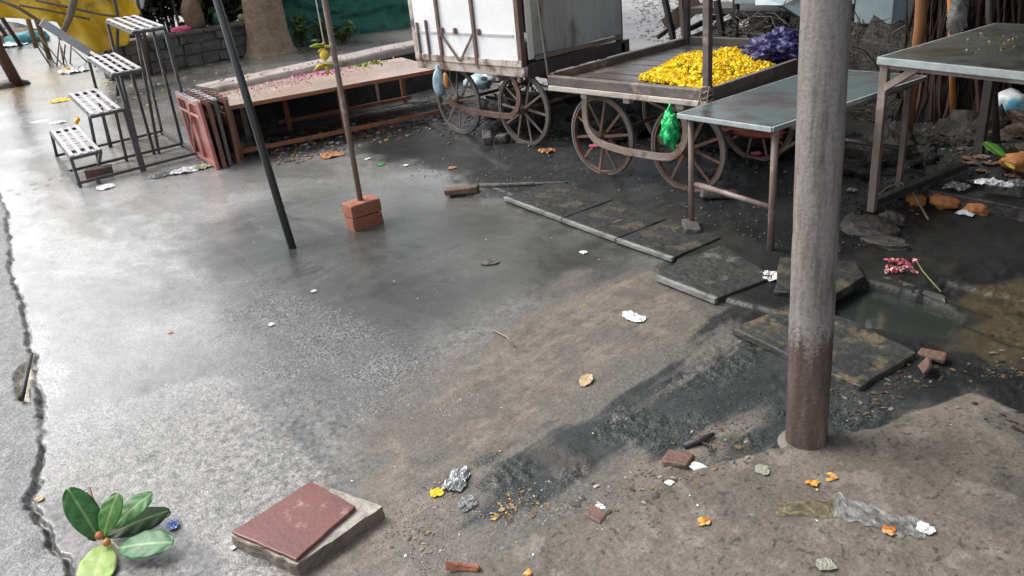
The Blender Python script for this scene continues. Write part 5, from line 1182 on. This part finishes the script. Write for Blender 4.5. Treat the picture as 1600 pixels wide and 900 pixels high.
def banyan():
    root = thing('banyan_tree', (-2.0, 5.75, 0), 'banyan trunk of hanging reddish aerial roots behind the tables', 'tree')
    mats = [mat('root_dark', (.035, .02, .016), (.018, .012, .01), scale=9, stretch=(1, 1, .15), rough=.75, bump=.8), mat('root_red', (.1, .045, .03), (.055, .028, .02), scale=9, stretch=(1, 1, .15), rough=.7, bump=.6)]
    groups = [MB(), MB()]
    core = MB(); core.tube([(-2.02, 5.85, -.1), (-2.0, 5.85, .5), (-2.02, 5.87, 1.4), (-2.0, 5.9, 2.8)], [.34, .25, .22, .24], 14); core.build('trunk', mats[0], root, smooth=True)
    for k in range(230):
        a = random.uniform(0, 6.28); r_ = random.uniform(.2, .42); x = -2.02+r_*math.cos(a)*1.05; y = 5.83+r_*math.sin(a)*.75; pts = []
        tw = random.uniform(-.6, .6); w0 = random.uniform(0, 6)
        for i in range(10):
            z = i*.31-.06; q = 1+.5*max(0, .25-z); aa = a+tw*z*.4
            pts.append((-2.02+r_*q*math.cos(aa)*1.05+.035*math.sin(z*5+w0)+.012*math.sin(z*17+w0*3), 5.83+r_*q*math.sin(aa)*.75+.015*math.cos(z*4+w0), z))
        groups[0 if random.random() < .68 else 1].tube(pts, random.choice([.004, .006, .006, .009, .013]), 6)
    for g_, mt in zip(groups, mats): g_.build('aerial_roots', mt, root, smooth=True)
    tips = []; lb = MB()
    for k in range(6):
        a = k*1.05; limb(lb, (-2.0, 5.9, 2.7), (math.cos(a), math.sin(a), .6), 1.5, .13, 2, tips)
    lb.build('limb', mats[0], root, smooth=True)
    leaf_cloud('crown', [tuple(t) for t in tips], [.95]*len(tips), 14000, .2, M['leaf'], root, GREENS, .6)
banyan()
pole('bamboo_post', [(-2.13, 5.22, -.02), tuple(atY(1438, 40, 5.15)), tuple(atY(1440, 0, 5.13)), tuple(atY(1443, -120, 5.1))], .034, mat('orange_bamboo', (.36, .175, .07), (.27, .12, .05), scale=9, stretch=(1, 1, .4), rough=.45, bump=.25, c3=(.16, .08, .04), s3=5, t3=.62), 'upright orange brown bamboo post in front of the hanging roots', n=14)
pole('bamboo_post', [(-1.93, 5.5, -.02), tuple(atY(1484, -60, 5.5))], .02, M['orange_husk'], 'thinner orange brown stick beside the roots and grey bag', n=10)
pole('stall_post', [(-1.55, 5.15, 0), tuple(atY(1546, 20, 5.15)), tuple(atY(1547, -140, 5.15))], .02, M['pole_dark'], 'dark thin stall post behind the far corner of the taller table', n=10)
blob('hanging_bag', tuple(atY(1497, 22, 5.45)), (.05, .05, .11), M['plastic_clear'], 'grey film bag hanging beside the reddish roots', 'plastic bag', .4, 2.5, crease=.2)
# dark cloth closing the stall behind the right table
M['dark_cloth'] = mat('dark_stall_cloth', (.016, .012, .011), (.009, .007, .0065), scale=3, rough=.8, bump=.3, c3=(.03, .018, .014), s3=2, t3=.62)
o = cloth_sheet('dark_backcloth', lambda u, v: (-1.75+u*3.4, 6.75+.09*math.sin(u*21+v)+.1*f1(u*5, v*3, 2), -.02+v*2.5), 60, 20, M['dark_cloth']); tag(o, 'dark brown cloth hung behind the taller stall table', 'cloth')
o = cloth_sheet('dark_backcloth', lambda u, v: (-5.9+u*4.6, 9.3+.1*math.sin(u*23+v)+.12*f1(u*5, v*3, 12), -.02+v*3.0), 60, 20, M['dark_cloth']); tag(o, 'dark cloth added far behind the broken cart to block low sky', 'cloth')  # added to block the low sky mirrored by the wet ground
o = cloth_sheet('dark_backcloth', lambda u, v: (1.6+.1*math.sin(u*17), 3.2+u*3.6, -.02+v*2.6), 40, 16, M['dark_cloth']); tag(o, 'unseen dark cloth added off to the right to block low sky', 'cloth')  # out of frame, added to keep low sky off the mud
# rubbish heap below and behind the right table
M['soil'] = mat('rubbish_soil', (.04, .027, .018), (.02, .015, .012), scale=9, rough=.8, bump=.9, bscale=24, bdist=.02, c3=(.13, .075, .035), s3=9, t3=.6)
o = blob('rubbish_soil', (-1.15, 5.75, .02), (.75, .7, .26), M['soil'], 'brown heap of rotting leaves behind the taller stall table', 'rubbish heap', .35, 3.2, sub=ico(5), smooth=True); tag(o, kind='stuff')
lit = [('coconut_husk', 1475, 322, .07, 'orange_husk', 'orange coconut husk under the kerb stone, left one'), ('coconut_husk', 1525, 334, .06, 'orange_husk', 'orange husk with white film, right of the other husk'), ('coconut_husk', 1432, 318, .05, 'orange_husk', 'dull orange husk under the stall table nearest its leg'),
       ('coconut_husk', 1592, 262, .09, 'orange_husk', 'orange brown husk at the right picture edge')]
for nm, px, py, r_, mt, lab in lit:
    q = on(px, py); blob(nm, (q.x, q.y, q.z+r_*.35), (r_, r_*.75, r_*.5), M[mt], lab, 'husk', .4, 2.6, crease=.2)
for px, py, r_, mt, lab in [(1497, 296, .07, 'plastic_clear', 'grey film bag lying behind the dark kerb stone'), (1545, 288, .055, 'plastic_white', 'white plastic bag behind the kerb stone under the right table'), (1566, 292, .05, 'plastic_white', 'small white bag just right of the white plastic bag under the table'), (1508, 336, .04, 'plastic_white', 'white film between the two orange husks'), (1588, 290, .05, 'plastic_clear', 'grey scrap at the right edge under the table'), (1330, 300, .03, 'plastic_clear', 'grey film scrap beside the big pole right side')]:
    q = on(px, py, .008); crumple('plastic_scrap', tuple(q), r_, M[mt], lab, 'plastic', .55)
q = atY(1580, 165, 5.6); blob('painted_bag', tuple(q), (.1, .08, .09), mat('blue_white_bag', (.7, .74, .76), (.1, .36, .5), scale=5, rough=.4, lo=.5, hi=.6), 'blue and white plastic sack on the rubbish at the right edge', 'plastic bag', .35)
for k in range(46):
    px, py = random.uniform(1490, 1640), random.uniform(105, 300); q = None
    for z_ in np.linspace(.27, 0, 55):
        t_ = at(px, py, z_); e_ = 1-((t_[0]+1.15)/.75)**2-((t_[1]-5.75)/.7)**2
        if z_ <= max(.02+.24*math.sqrt(max(e_, 0)), gz(t_[0], t_[1])): q = Vector(t_); break
    if q is None: continue
    mt = random.choice(['soil', 'sack', 'orange_husk', 'soil', 'sack', 'rust_sheet', 'plastic_clear'])
    o = crumple('rubbish_scrap', (q.x, q.y, q.z), random.uniform(.025, .06), M[mt], 'rotting leaf or scrap in the rubbish behind the taller stall table', 'scrap', .5, group='rotting scraps behind the stall table', n=7)
def loose_leaf(px, py, L_, Wd, ang, c1, c2, label, z=.004, lift=.01, curl=.004):
    q = on(px, py); mb = MB(); d = Vector((math.cos(ang), math.sin(ang), 0)); leaf_mesh(mb, Vector((q.x, q.y, 0))-d*L_/2, d, L_, Wd, q.z+z, lift, curl, c1, c2)
    o = mb.build('fallen_leaf', M['fig_leaf'], smooth=True, cols=True); s = o.modifiers.new('t', 'SOLIDIFY'); s.thickness = .0008; return tag(o, label, 'leaf')
loose_leaf(916, 597, .075, .05, 1.9, (.46, .33, .2), (.36, .25, .14), 'dry tan leaf lying alone on the brown concrete', curl=.0)
loose_leaf(1550, 256, .15, .08, 2.6, (.05, .2, .03), (.25, .35, .08), 'fresh green leaf on the rubbish under the right table', z=.06, lift=.05)
loose_leaf(1575, 274, .1, .025, 2.3, (.6, .48, .05), (.5, .5, .1), 'narrow yellow leaf next to the fresh green leaf', z=.05)
pole('curved_stick', [tuple(on(1366, 314, .01)), tuple(on(1385, 304, .04)), tuple(on(1405, 304, .07)), tuple(on(1425, 318, .06)), tuple(on(1450, 346, .01))], .006, M['stick'], 'thin curved stick in the mud beside the stall table leg', 'stick', 6)
mb = MB(); mb.beam(tuple(on(1356, 327, .03)), tuple(on(1505, 272, .05)), .05, .035); o = mb.build('dark_plank', M['black_wood'], bevel=.004); tag(o, 'dark thin plank lying slantwise under the stall table', 'plank')
pole('bent_wire', pxl([(1330, 72), (1350, 78), (1366, 96), (1374, 112)], -2.6), .004, M['twig'], 'bent wire sticking up behind the far end of the metal topped table', 'wire', 5)

PETAL = (np.array([(-1, -.5, 0), (0, -.7, .15), (1, -.35, 0), (1.1, .35, .1), (0, .7, .2), (-1, .45, 0)]), np.array([(0, 1, 4), (0, 4, 5), (1, 2, 3), (1, 3, 4)]))
M['petal_bits'] = attr_mat('petal_bits', rough=.55, bump=.2, bscale=60)
# ------------------------------------------------------------------ litter on the open ground
def scrap(px, py, r_, mt, label, h=.4, cat='scrap', name='paper_scrap', flat=1.0, n=12, rz=0, group=None):
    q = on(px, py, .003); return crumple(name, tuple(q), r_, M[mt] if isinstance(mt, str) else mt, label, cat, h, flat=flat, rz=rz, n=n, group=group)
M['plastic_clear'].node_tree.nodes['Principled BSDF'].inputs['Alpha'].default_value = .62
M['foil'] = mat('silver_foil', (.5, .51, .52), (.2, .205, .2), scale=30, rough=.35, metal=.4, bump=.5, bscale=60)
scrap(714, 754, .06, 'foil', 'crumpled silver foil pouch beside the brown concrete streaks', .4, 'foil', 'foil_pouch', n=22, rz=.5, flat=.6)
scrap(682, 772, .02, 'yellow', 'yellow green mush next to the silver foil', .5, 'petals', 'flower_mush')
scrap(730, 790, .03, 'plastic_clear', 'dirty film below the silver foil', .5, 'film', 'film_scrap')
scrap(990, 497, .038, 'plastic_white', 'white plastic scrap on the brown concrete', .5, 'plastic', 'plastic_scrap', n=16, flat=1.4)
scrap(1202, 434, .05, 'paper_white', 'white paper crumpled on the slab left of the big pole', .6, 'paper', n=16)
scrap(1214, 430, .022, 'yellow', 'yellow stained end of the crumpled white paper by the big pole', .7, 'paper')
scrap(936, 796, .018, 'paper_white', 'small bright white scrap by the brick chip', .7, 'paper', n=8)
scrap(1092, 733, .022, 'paper_white', 'whitish chip at the edge of the concrete pad', .4, 'chip', n=8, flat=1.3)
scrap(1046, 756, .012, 'paper_white', 'tiny white chip near the brown brick piece', .5, 'chip', n=6)
scrap(365, 857, .0085, 'paper_white', 'tiny white square scrap left of the red tile', .3, 'paper', n=4)
scrap(1445, 829, .022, 'paper_white', 'round white cup bit on the film strip', .6, 'cup', 'cup_scrap', n=10)
scrap(1190, 737, .022, mat('yellow_film', (.26, .25, .15), (.24, .25, .24), scale=30, rough=.3), 'yellowish film stuck at the foot of the big pole', .25, 'film', 'film_scrap')
def torn_wrapper():
    cl = [(1212, 796, 9), (1235, 796, 12), (1262, 797, 12), (1292, 795, 16), (1310, 786, 24), (1325, 798, 17), (1348, 804, 15), (1372, 811, 13), (1392, 818, 15), (1412, 822, 17), (1432, 826, 15), (1446, 832, 8)]
    nu, nv = 66, 12; v = []; cols = []
    for i in range(nu+1):
        t = i/nu*(len(cl)-1); k = min(int(t), len(cl)-2); f_ = t-k; px = cl[k][0]*(1-f_)+cl[k+1][0]*f_; py = cl[k][1]*(1-f_)+cl[k+1][1]*f_; w = cl[k][2]*(1-f_)+cl[k+1][2]*f_
        up_, dn_ = w*(1+1.1*f1(i*.31, 1.7, 3)), w*(1+1.1*f1(i*.37, 4.7, 5))
        for j in range(nv+1):
            u = j/nv*2-1; q = on(px+2*f1(i*.5, j*.6, 2), py+u*(dn_ if u > 0 else up_))
            z = .002+.006*abs(f1(i*.22, j*.35, 7))*2+.005*abs(f1(i*.6, j*.9, 8))*2*(1-u*u)
            v.append((q.x, q.y, q.z+z)); e = f1(i*.25, j*.5, 9)
            cols.append((.19+.2*e, .165+.2*e, .09+.1*e) if i < 22 and not (.0 < e < .06) else ((.08, .05, .045) if i < 22 else (.24+.5*e, .243+.5*e, .235+.5*e)))
    mb = MB(); mb.v = v; mb.c = cols; mb.f = [(i*(nv+1)+j, (i+1)*(nv+1)+j, (i+1)*(nv+1)+j+1, i*(nv+1)+j+1) for i in range(nu) for j in range(nv)]
    m_ = attr_mat('wrapper_film', rough=.35, bump=.3, bscale=70, spec=.3); m_.node_tree.nodes['Principled BSDF'].inputs['Alpha'].default_value = .6
    o = mb.build('torn_wrapper', m_, cols=True); tag(o, 'long torn clear and yellowish wrapper lying flat on the concrete pad', 'wrapper')
torn_wrapper()
scrap(1290, 884, .02, mat('clear_pale', (.3, .3, .22), (.2, .2, .18), scale=30, rough=.25), 'small pale wrapper at the bottom edge of the picture', .3, 'wrapper', 'small_wrapper', 1.2, n=14, rz=.9)
for k, (px, py, r_, lab) in enumerate([(1270, 757, .016, 'orange petal clump left of the other by the big pole foot'), (1300, 747, .015, 'pale orange petal clump nearest right of the big pole foot'), (1098, 818, .018, 'orange petal clump alone on the left of the concrete pad'), (1390, 830, .02, 'brown orange petal clump on the clear film'), (825, 897, .013, 'orange petal clump at the bottom edge near the brick edge'), (266, 520, .011, 'orange petal bit on the bright wet concrete')]):
    q = on(px, py, .003); nn = 9
    pp = [(q.x+random.gauss(0, r_*.42), q.y+random.gauss(0, r_*.42), q.z+random.uniform(0, .004)) for _ in range(nn)]
    a_ = rng.uniform(0, 6.28, nn); Z_ = np.zeros(nn); tl = rng.uniform(-.5, .5, nn)
    Rm = np.stack([np.cos(a_), -np.sin(a_), Z_, np.sin(a_), np.cos(a_), tl, Z_, Z_, np.ones(nn)], 1).reshape(nn, 3, 3)
    o = scatter('orange_petals', PETAL, pp, rng.uniform(.4, .75, nn)*r_, M['petal_bits'], np.array([random.choice([(.55, .22, .03), (.6, .32, .06), (.36, .12, .02), (.5, .32, .14)]) for _ in range(nn)]), Rm, False); tag(o, lab, 'petals')
scrap(62, 781, .016, mat('tan_scrap', (.5, .38, .24), rough=.7), 'tan scrap lying on the crack of the road', .6, n=7)
scrap(516, 244, .085, 'orange_husk', 'orange brown husk on the mud before the low table', .45, 'husk', 'husk_scrap')
scrap(855, 238, .06, 'orange_husk', 'curled orange brown leaf between the two carts', .8, 'leaf', 'curled_leaf')
scrap(595, 258, .03, mat('green_scrap', (.03, .25, .05), rough=.4), 'small green scrap on the mud right of the thin pole', .2, 'scrap', 'green_scrap', n=6)
scrap(575, 249, .03, 'plastic_white', 'white sliver on the mud right of the orange husk', .4, 'plastic', 'plastic_scrap', flat=.6, n=6)
scrap(634, 259, .02, 'paper_white', 'tiny white scrap on the mud in front of the low table', .3, n=6)
scrap(706, 263, .03, 'orange_husk', 'small yellowish leaf on the mud before the white cart', .4, 'leaf', 'curled_leaf', n=6)
scrap(765, 411, .035, 'rock', 'grey chip on the wet film left of the pale paving edge', .3, 'chip', 'stone_chip', n=6, flat=1.5, rz=.9)
scrap(912, 395, .02, 'paper_white', 'tiny white paper before the pale paving edge', .3, n=5)
scrap(425, 508, .016, 'paper_white', 'white chip in the gritty concrete', .4, n=5)
scrap(490, 456, .014, 'paper_white', 'white chip near the black pole foot', .4, n=5)
scrap(290, 268, .09, 'plastic_white', 'white plastic film by the base rail of the stepped stand', .5, 'plastic', 'plastic_scrap', flat=1.3, n=14, rz=1.2)
scrap(255, 275, .07, 'plastic_clear', 'grey plastic film left of the white one by the stand rail', .5, 'plastic', 'plastic_scrap', flat=1.5, n=14, rz=1.3)
scrap(165, 293, .06, 'plastic_white', 'white plastic by the front foot of the stepped stand', .35, 'plastic', 'plastic_scrap', flat=1.3, n=10)
scrap(318, 262, .07, mat('pale_green_bag', (.4, .45, .25), rough=.5), 'pale greenish bag at the foot of the pink folded stand', .6, 'plastic', 'plastic_scrap', n=10)
# pink and red garland in the mud
for k in range(14):
    px, py = 1380+random.uniform(0, 52), 408+random.uniform(0, 20)
    q = on(px, py, .006); nn = 10; pp = [(q.x+random.gauss(0, .008), q.y+random.gauss(0, .008), q.z+random.uniform(0, .008)) for _ in range(nn)]
    o = scatter('garland_flower', PETAL, pp, rng.uniform(.006, .011, nn), M['petal_bits'], np.array([random.choice([(.6, .12, .2), (.5, .07, .1), (.65, .3, .35), (.35, .06, .06), (.5, .4, .3)]) for _ in range(nn)]), None, False); tag(o, 'wilted pink red flower of the broken garland in the mud', 'flower', 'wilted garland flowers in the mud')
pole('garland_string', [tuple(on(1430, 408, .012)), tuple(on(1440, 425, .01)), tuple(on(1452, 440, .012)), tuple(on(1470, 460, .012))], .003, mat('garland_stem', (.2, .22, .07), rough=.6), 'green stem trailing from the wilted garland towards the water hole', 'stem', 5)
q = on(1312, 447, .01); crumple('plastic_scrap', tuple(q), .02, mat('mint', (.25, .5, .4), rough=.4), 'mint green film on the slab edge right of the big pole', 'plastic', .5, n=8)
for k, (a, b, r_, lab) in enumerate([((770, 517), (805, 545), .004, 'pale forked twig on the edge of the brown concrete'), ((1068, 700), (1115, 683), .011, 'short black stick in the mud left of the big pole'), ((950, 352), (978, 345), .004, 'curved twig on the raised paving before the flower cart'), ((1095, 693), (1112, 712), .005, 'thin dark twig under the black stick')]):
    A2_, B2_ = on(*a, .006), on(*b, .012); mid = (A2_+B2_)/2+Vector((.01, .01, .004)); pole('fallen_twig', [tuple(A2_), tuple(mid), tuple(B2_)], [r_, r_, r_*.6], M['black_wood'] if k in (1, 3) else M['stick'], lab, 'twig', 6)
pole('road_stick', [tuple(on(36, 630, .02)), tuple(on(46, 596, .035)), tuple(on(53, 562, .03))], [.012, .011, .008], M['black_wood'], 'dark stick standing out of the hole in the road crack', 'stick', 7)

# ---- uncountable litter: grit, petals, rubbish under the low table
def gscatter(name, polypx, n, smin, smax, tpl, material, cols, flat=.6, dz=.0):
    P_ = np.array(pw(*polypx)); lo, hi = P_.min(0), P_.max(0); out = []
    while len(out) < n:
        q = rng.uniform(lo, hi, (n*3, 2)); s = sdf([tuple(p) for p in P_], q[:, 0], q[:, 1])+(fbm(q[:, 0]*5, q[:, 1]*5, 3, 61)-.55)*.5
        out += list(q[s > 0])
    q = np.array(out[:n]); h, _ = ground_height(q[:, 0], q[:, 1]); s = rng.uniform(smin, smax, n)*rng.uniform(.6, 1, n)
    pos = np.c_[q, h+s*flat*.3+dz]; a = rng.uniform(0, 6.28, n); Z = np.zeros(n); O_ = np.ones(n)
    t1 = rng.uniform(-.35, .35, n)
    Rm = np.stack([np.cos(a), -np.sin(a), Z, np.sin(a), np.cos(a), t1, Z, Z, O_], 1).reshape(n, 3, 3)
    pc = np.array(cols)[rng.integers(0, len(cols), n)]*rng.uniform(.7, 1.2, n)[:, None]
    o = scatter(name, tpl, pos, np.c_[s, s*rng.uniform(.5, 1, n), s*flat], material, pc, Rm, smooth=False); return o
M['grit'] = attr_mat('wet_grit', rough=.16, bump=.2, bscale=90, spec=.8)
M['clod'] = attr_mat('mud_clod', rough=.55, bump=.3, bscale=90, spec=.3)
M['litter'] = attr_mat('litter_bits', rough=.5, bump=.2, bscale=40)
GR = [(.16, .16, .16), (.22, .22, .22), (.12, .12, .12), (.34, .33, .32)]
tag(gscatter('wet_grit', [(380, 430), (480, 450), (600, 510), (720, 590), (740, 640), (640, 680), (480, 660), (380, 600)], 2600, .0018, .0045, ICO1, M['grit'], GR), 'wet grit strewn over the middle of the concrete', 'grit', kind='stuff')
tag(gscatter('wet_grit', [(1000, 600), (1240, 560), (1240, 700), (1090, 740), (960, 730), (860, 700)], 700, .0015, .005, ICO2, M['clod'], [(.035, .037, .038), (.05, .05, .05), (.03, .03, .03), (.1, .09, .08)]), 'black grit in the mud left of the big pole', 'grit', kind='stuff')
tag(gscatter('wet_grit', [(1300, 560), (1600, 560), (1600, 640), (1500, 618), (1400, 660), (1300, 690)], 500, .002, .006, ICO2, M['clod'], [(.035, .037, .038), (.05, .05, .05), (.03, .03, .03), (.1, .08, .06)]), 'dark grit in the mud right of the big pole', 'grit', kind='stuff')
tag(gscatter('wet_grit', [(700, 740), (1000, 780), (820, 830), (640, 905), (600, 800)], 700, .0015, .004, ICO2, M['clod'], GR+[(.2, .14, .09), (.06, .06, .06)]), 'fine grit in front of the concrete pad', 'grit', kind='stuff')
tag(gscatter('mud_clods', [(600, 250), (900, 230), (1000, 270), (1240, 300), (1230, 400), (1060, 330), (800, 300), (700, 300)], 520, .003, .01, ICO2, M['grit'], [(.03, .03, .03), (.05, .05, .048), (.12, .118, .115)], .5), 'small clods and stones in the mud below the carts', 'mud clods', kind='stuff')
tag(gscatter('rubble', [(660, 150), (860, 130), (1250, 160), (1250, 300), (1120, 310), (980, 240), (850, 230), (700, 220)], 2600, .004, .02, ICO2, M['clod'], [(.035, .035, .034), (.045, .044, .042), (.065, .06, .056), (.028, .028, .028), (.11, .1, .095)], .6), 'dark rubble and rubbish under the carts', 'rubble', kind='stuff')
tag(gscatter('rubble', [(985, 0), (1220, 0), (1240, 66), (990, 66)], 900, .01, .05, ICO1, M['grit'], [(.3, .29, .27), (.24, .23, .22), (.4, .39, .37), (.19, .18, .17)], .55), 'pale rubble on the open ground behind the carts', 'rubble', kind='stuff')
tag(gscatter('rubble', [(1300, 230), (1600, 200), (1640, 330), (1480, 300), (1400, 380), (1310, 400)], 1400, .004, .016, ICO2, M['clod'], [(.022, .021, .02), (.032, .028, .025), (.018, .018, .018), (.06, .042, .026), (.1, .1, .095)], .6), 'black muddy rubble under the stall table', 'rubble', kind='stuff')
tag(gscatter('rubbish_bits', [(420, 215), (690, 165), (700, 195), (640, 220), (420, 262)], 420, .012, .04, ICO1, M['litter'], [(.03, .027, .025), (.04, .036, .033), (.15, .04, .03), (.2, .14, .03), (.25, .25, .25), (.05, .08, .1), (.05, .04, .03), (.06, .05, .04), (.03, .03, .03)], .35), 'mixed rubbish strewn below the low wooden table', 'rubbish', kind='stuff')
tag(gscatter('rubbish_bits', [(420, 222), (500, 210), (500, 250), (420, 262)], 90, .006, .02, ICO1, M['litter'], [(.25, .04, .04), (.36, .17, .02), (.06, .08, .2), (.3, .27, .25), (.26, .03, .08), (.05, .04, .04)], .35), 'coloured flower waste below the left end of the low table', 'rubbish', kind='stuff')
petal = (np.array([(-1, -.6, 0), (0, -.8, .25), (1, -.5, 0), (1, .5, .1), (0, .8, .35), (-1, .6, 0)]), np.array([(0, 1, 4), (0, 4, 5), (1, 2, 3), (1, 3, 4)]))
tag(gscatter('petal_flecks', [(0, 180), (300, 120), (700, 240), (1000, 300), (1600, 700), (1600, 905), (0, 905)], 420, .002, .006, petal, M['litter'], [(.75, .42, .04), (.7, .68, .65), (.6, .2, .1), (.5, .45, .3), (.7, .7, .7), (.2, .12, .08)], .5, .002), 'tiny petal and paper flecks all over the wet ground', 'flecks', kind='stuff')
tag(gscatter('petal_flecks', [(150, 110), (400, 70), (420, 110), (300, 160), (170, 170)], 90, .015, .04, petal, M['litter'], [(.75, .5, .05), (.7, .6, .1), (.6, .58, .5)], .4, .004), 'yellow petals and leaves strewn before the stone wall', 'petals', kind='stuff')
tag(gscatter('petal_flecks', [(700, 745), (800, 790), (760, 830), (690, 800)], 60, .003, .008, petal, M['litter'], [(.4, .24, .04), (.3, .28, .24), (.2, .2, .19), (.25, .16, .06)], .5, .002), 'petal crumbs around the silver foil', 'flecks', kind='stuff')
tag(gscatter('leaf_fragments', [(1000, 700), (1130, 690), (1200, 700), (1130, 760), (1000, 790), (920, 830), (880, 800)], 100, .004, .013, petal, M['litter'], [(.09, .06, .04), (.05, .04, .03), (.16, .11, .06), (.3, .28, .24), (.12, .09, .06)], .4, .001), 'brown leaf crumbs along the broken edge of the concrete pad', 'leaf crumbs', kind='stuff')
tag(gscatter('leaf_fragments', [(690, 740), (820, 760), (840, 810), (760, 840), (640, 850)], 130, .003, .01, petal, M['litter'], [(.09, .06, .04), (.05, .04, .03), (.12, .08, .04), (.22, .2, .18), (.28, .17, .04)], .4, .001), 'brown leaf crumbs around the silver foil', 'leaf crumbs', kind='stuff')
tag(gscatter('leaf_fragments', [(1280, 560), (1600, 530), (1620, 700), (1500, 640), (1330, 680)], 160, .004, .016, petal, M['litter'], [(.05, .035, .025), (.03, .025, .02), (.1, .07, .04), (.16, .15, .14)], .4, .001), 'dark leaf crumbs in the mud behind the concrete pad', 'leaf crumbs', kind='stuff')
def table_petals():
    n = 520; pos = []; col = []
    while len(pos) < n:
        u = abs(random.gauss(.55, .5)); v = random.gauss(.8, .22)
        if not (0.02 < u < 1.9 and .1 < v < 1.05): continue
        pos.append(OT(u, v, .447)); col.append(random.choice([(.6, .2, .3), (.62, .3, .36), (.55, .36, .36), (.6, .45, .4), (.45, .28, .22), (.6, .14, .3)]))
    o = scatter('pink_petals', petal, pos, rng.uniform(.003, .009, n), M['litter'], np.array(col), None, False); tag(o, 'pink rose petals strewn over the low wooden table', 'petals', kind='stuff')
    n = 110; pos = []; col = []
    while len(pos) < n:
        u, v = random.gauss(1.05, .12), random.gauss(.92, .08)
        if v > 1.06: continue
        pos.append(OT(u, v, .45)); col.append(random.choice([(.7, .12, .38), (.72, .25, .45), (.65, .1, .3)]))
    o = scatter('pink_petals', petal, pos, rng.uniform(.006, .013, n), M['litter'], np.array(col), None, False); tag(o, 'dense bright pink petals by the far edge of the low table', 'petals', kind='stuff')
    n = 50; pos = [OT(random.gauss(1.6, .12), random.gauss(.95, .07), .45) for _ in range(n)]
    o = scatter('leaf_scraps', petal, pos, rng.uniform(.01, .02, n), M['litter'], np.array([random.choice([(.3, .4, .05), (.5, .5, .12), (.2, .3, .05)]) for _ in range(n)]), None, False); tag(o, 'green leaf scraps on the low table by the white cart', 'leaf scraps', kind='stuff')
    n = 90; pos = []
    for _ in range(n):
        q_ = at(random.uniform(340, 640), 0, .505); t_ = random.random(); a_, b_ = at(329, 134, .505), at(645, 72, .505); q_ = a_*(1-t_)+b_*t_; pos.append((q_[0]-random.uniform(-.08, .2), q_[1], .508))
    o = scatter('pink_petals', petal, pos, rng.uniform(.005, .012, n), M['litter'], np.array([random.choice([(.6, .25, .35), (.5, .3, .28)]) for _ in range(n)]), None, False); tag(o, 'pink petals lying on the pale concrete ledge', 'petals', kind='stuff')
    p = OT(.2, .98, .455); o = scatter('marigold_head', MARI, [p], np.array([.03]), bpy.data.materials['marigold'], np.array([(.8, .6, .01)])); tag(o, 'yellow flower head on the left far side of the low table', 'flower')
    # yellow leaves on the taller table
    n = 60; pos = []
    for _ in range(n): q = at(random.gauss(1560, 34), random.gauss(68, 9), .85); pos.append(tuple(q))
    o = scatter('leaf_scraps', petal, pos, rng.uniform(.003, .009, n), M['litter'], np.array([random.choice([(.25, .17, .04), (.34, .25, .07), (.1, .07, .04)]) for _ in range(n)]), None, False); tag(o, 'wet yellow leaf scraps on the taller stall table', 'leaf scraps', kind='stuff')
table_petals()

# ------------------------------------------------------------------ stall awning carried by the round pole and the stall posts
aw = mat('awning_sheet', (.16, .15, .13), (.1, .095, .085), scale=3, rough=.7, bump=.3)
AW = [(-2.75, 3.3), (-1.2, 1.7), (2.4, 2.2), (2.6, 6.6), (-2.75, 6.5)]
def awn(u, v):
    x = -2.75+u*5.2; y0_ = max(1.75, 3.3-(x+2.75)*1.0); y = y0_+(6.7-y0_)*v; return (x, y, 2.72-.05*math.sin(v*3.14)*math.sin(u*9)**2-.12*v)
o = cloth_sheet('stall_awning', awn, 40, 24, aw); tag(o, 'grey cloth awning stretched over the flower stalls', 'awning')
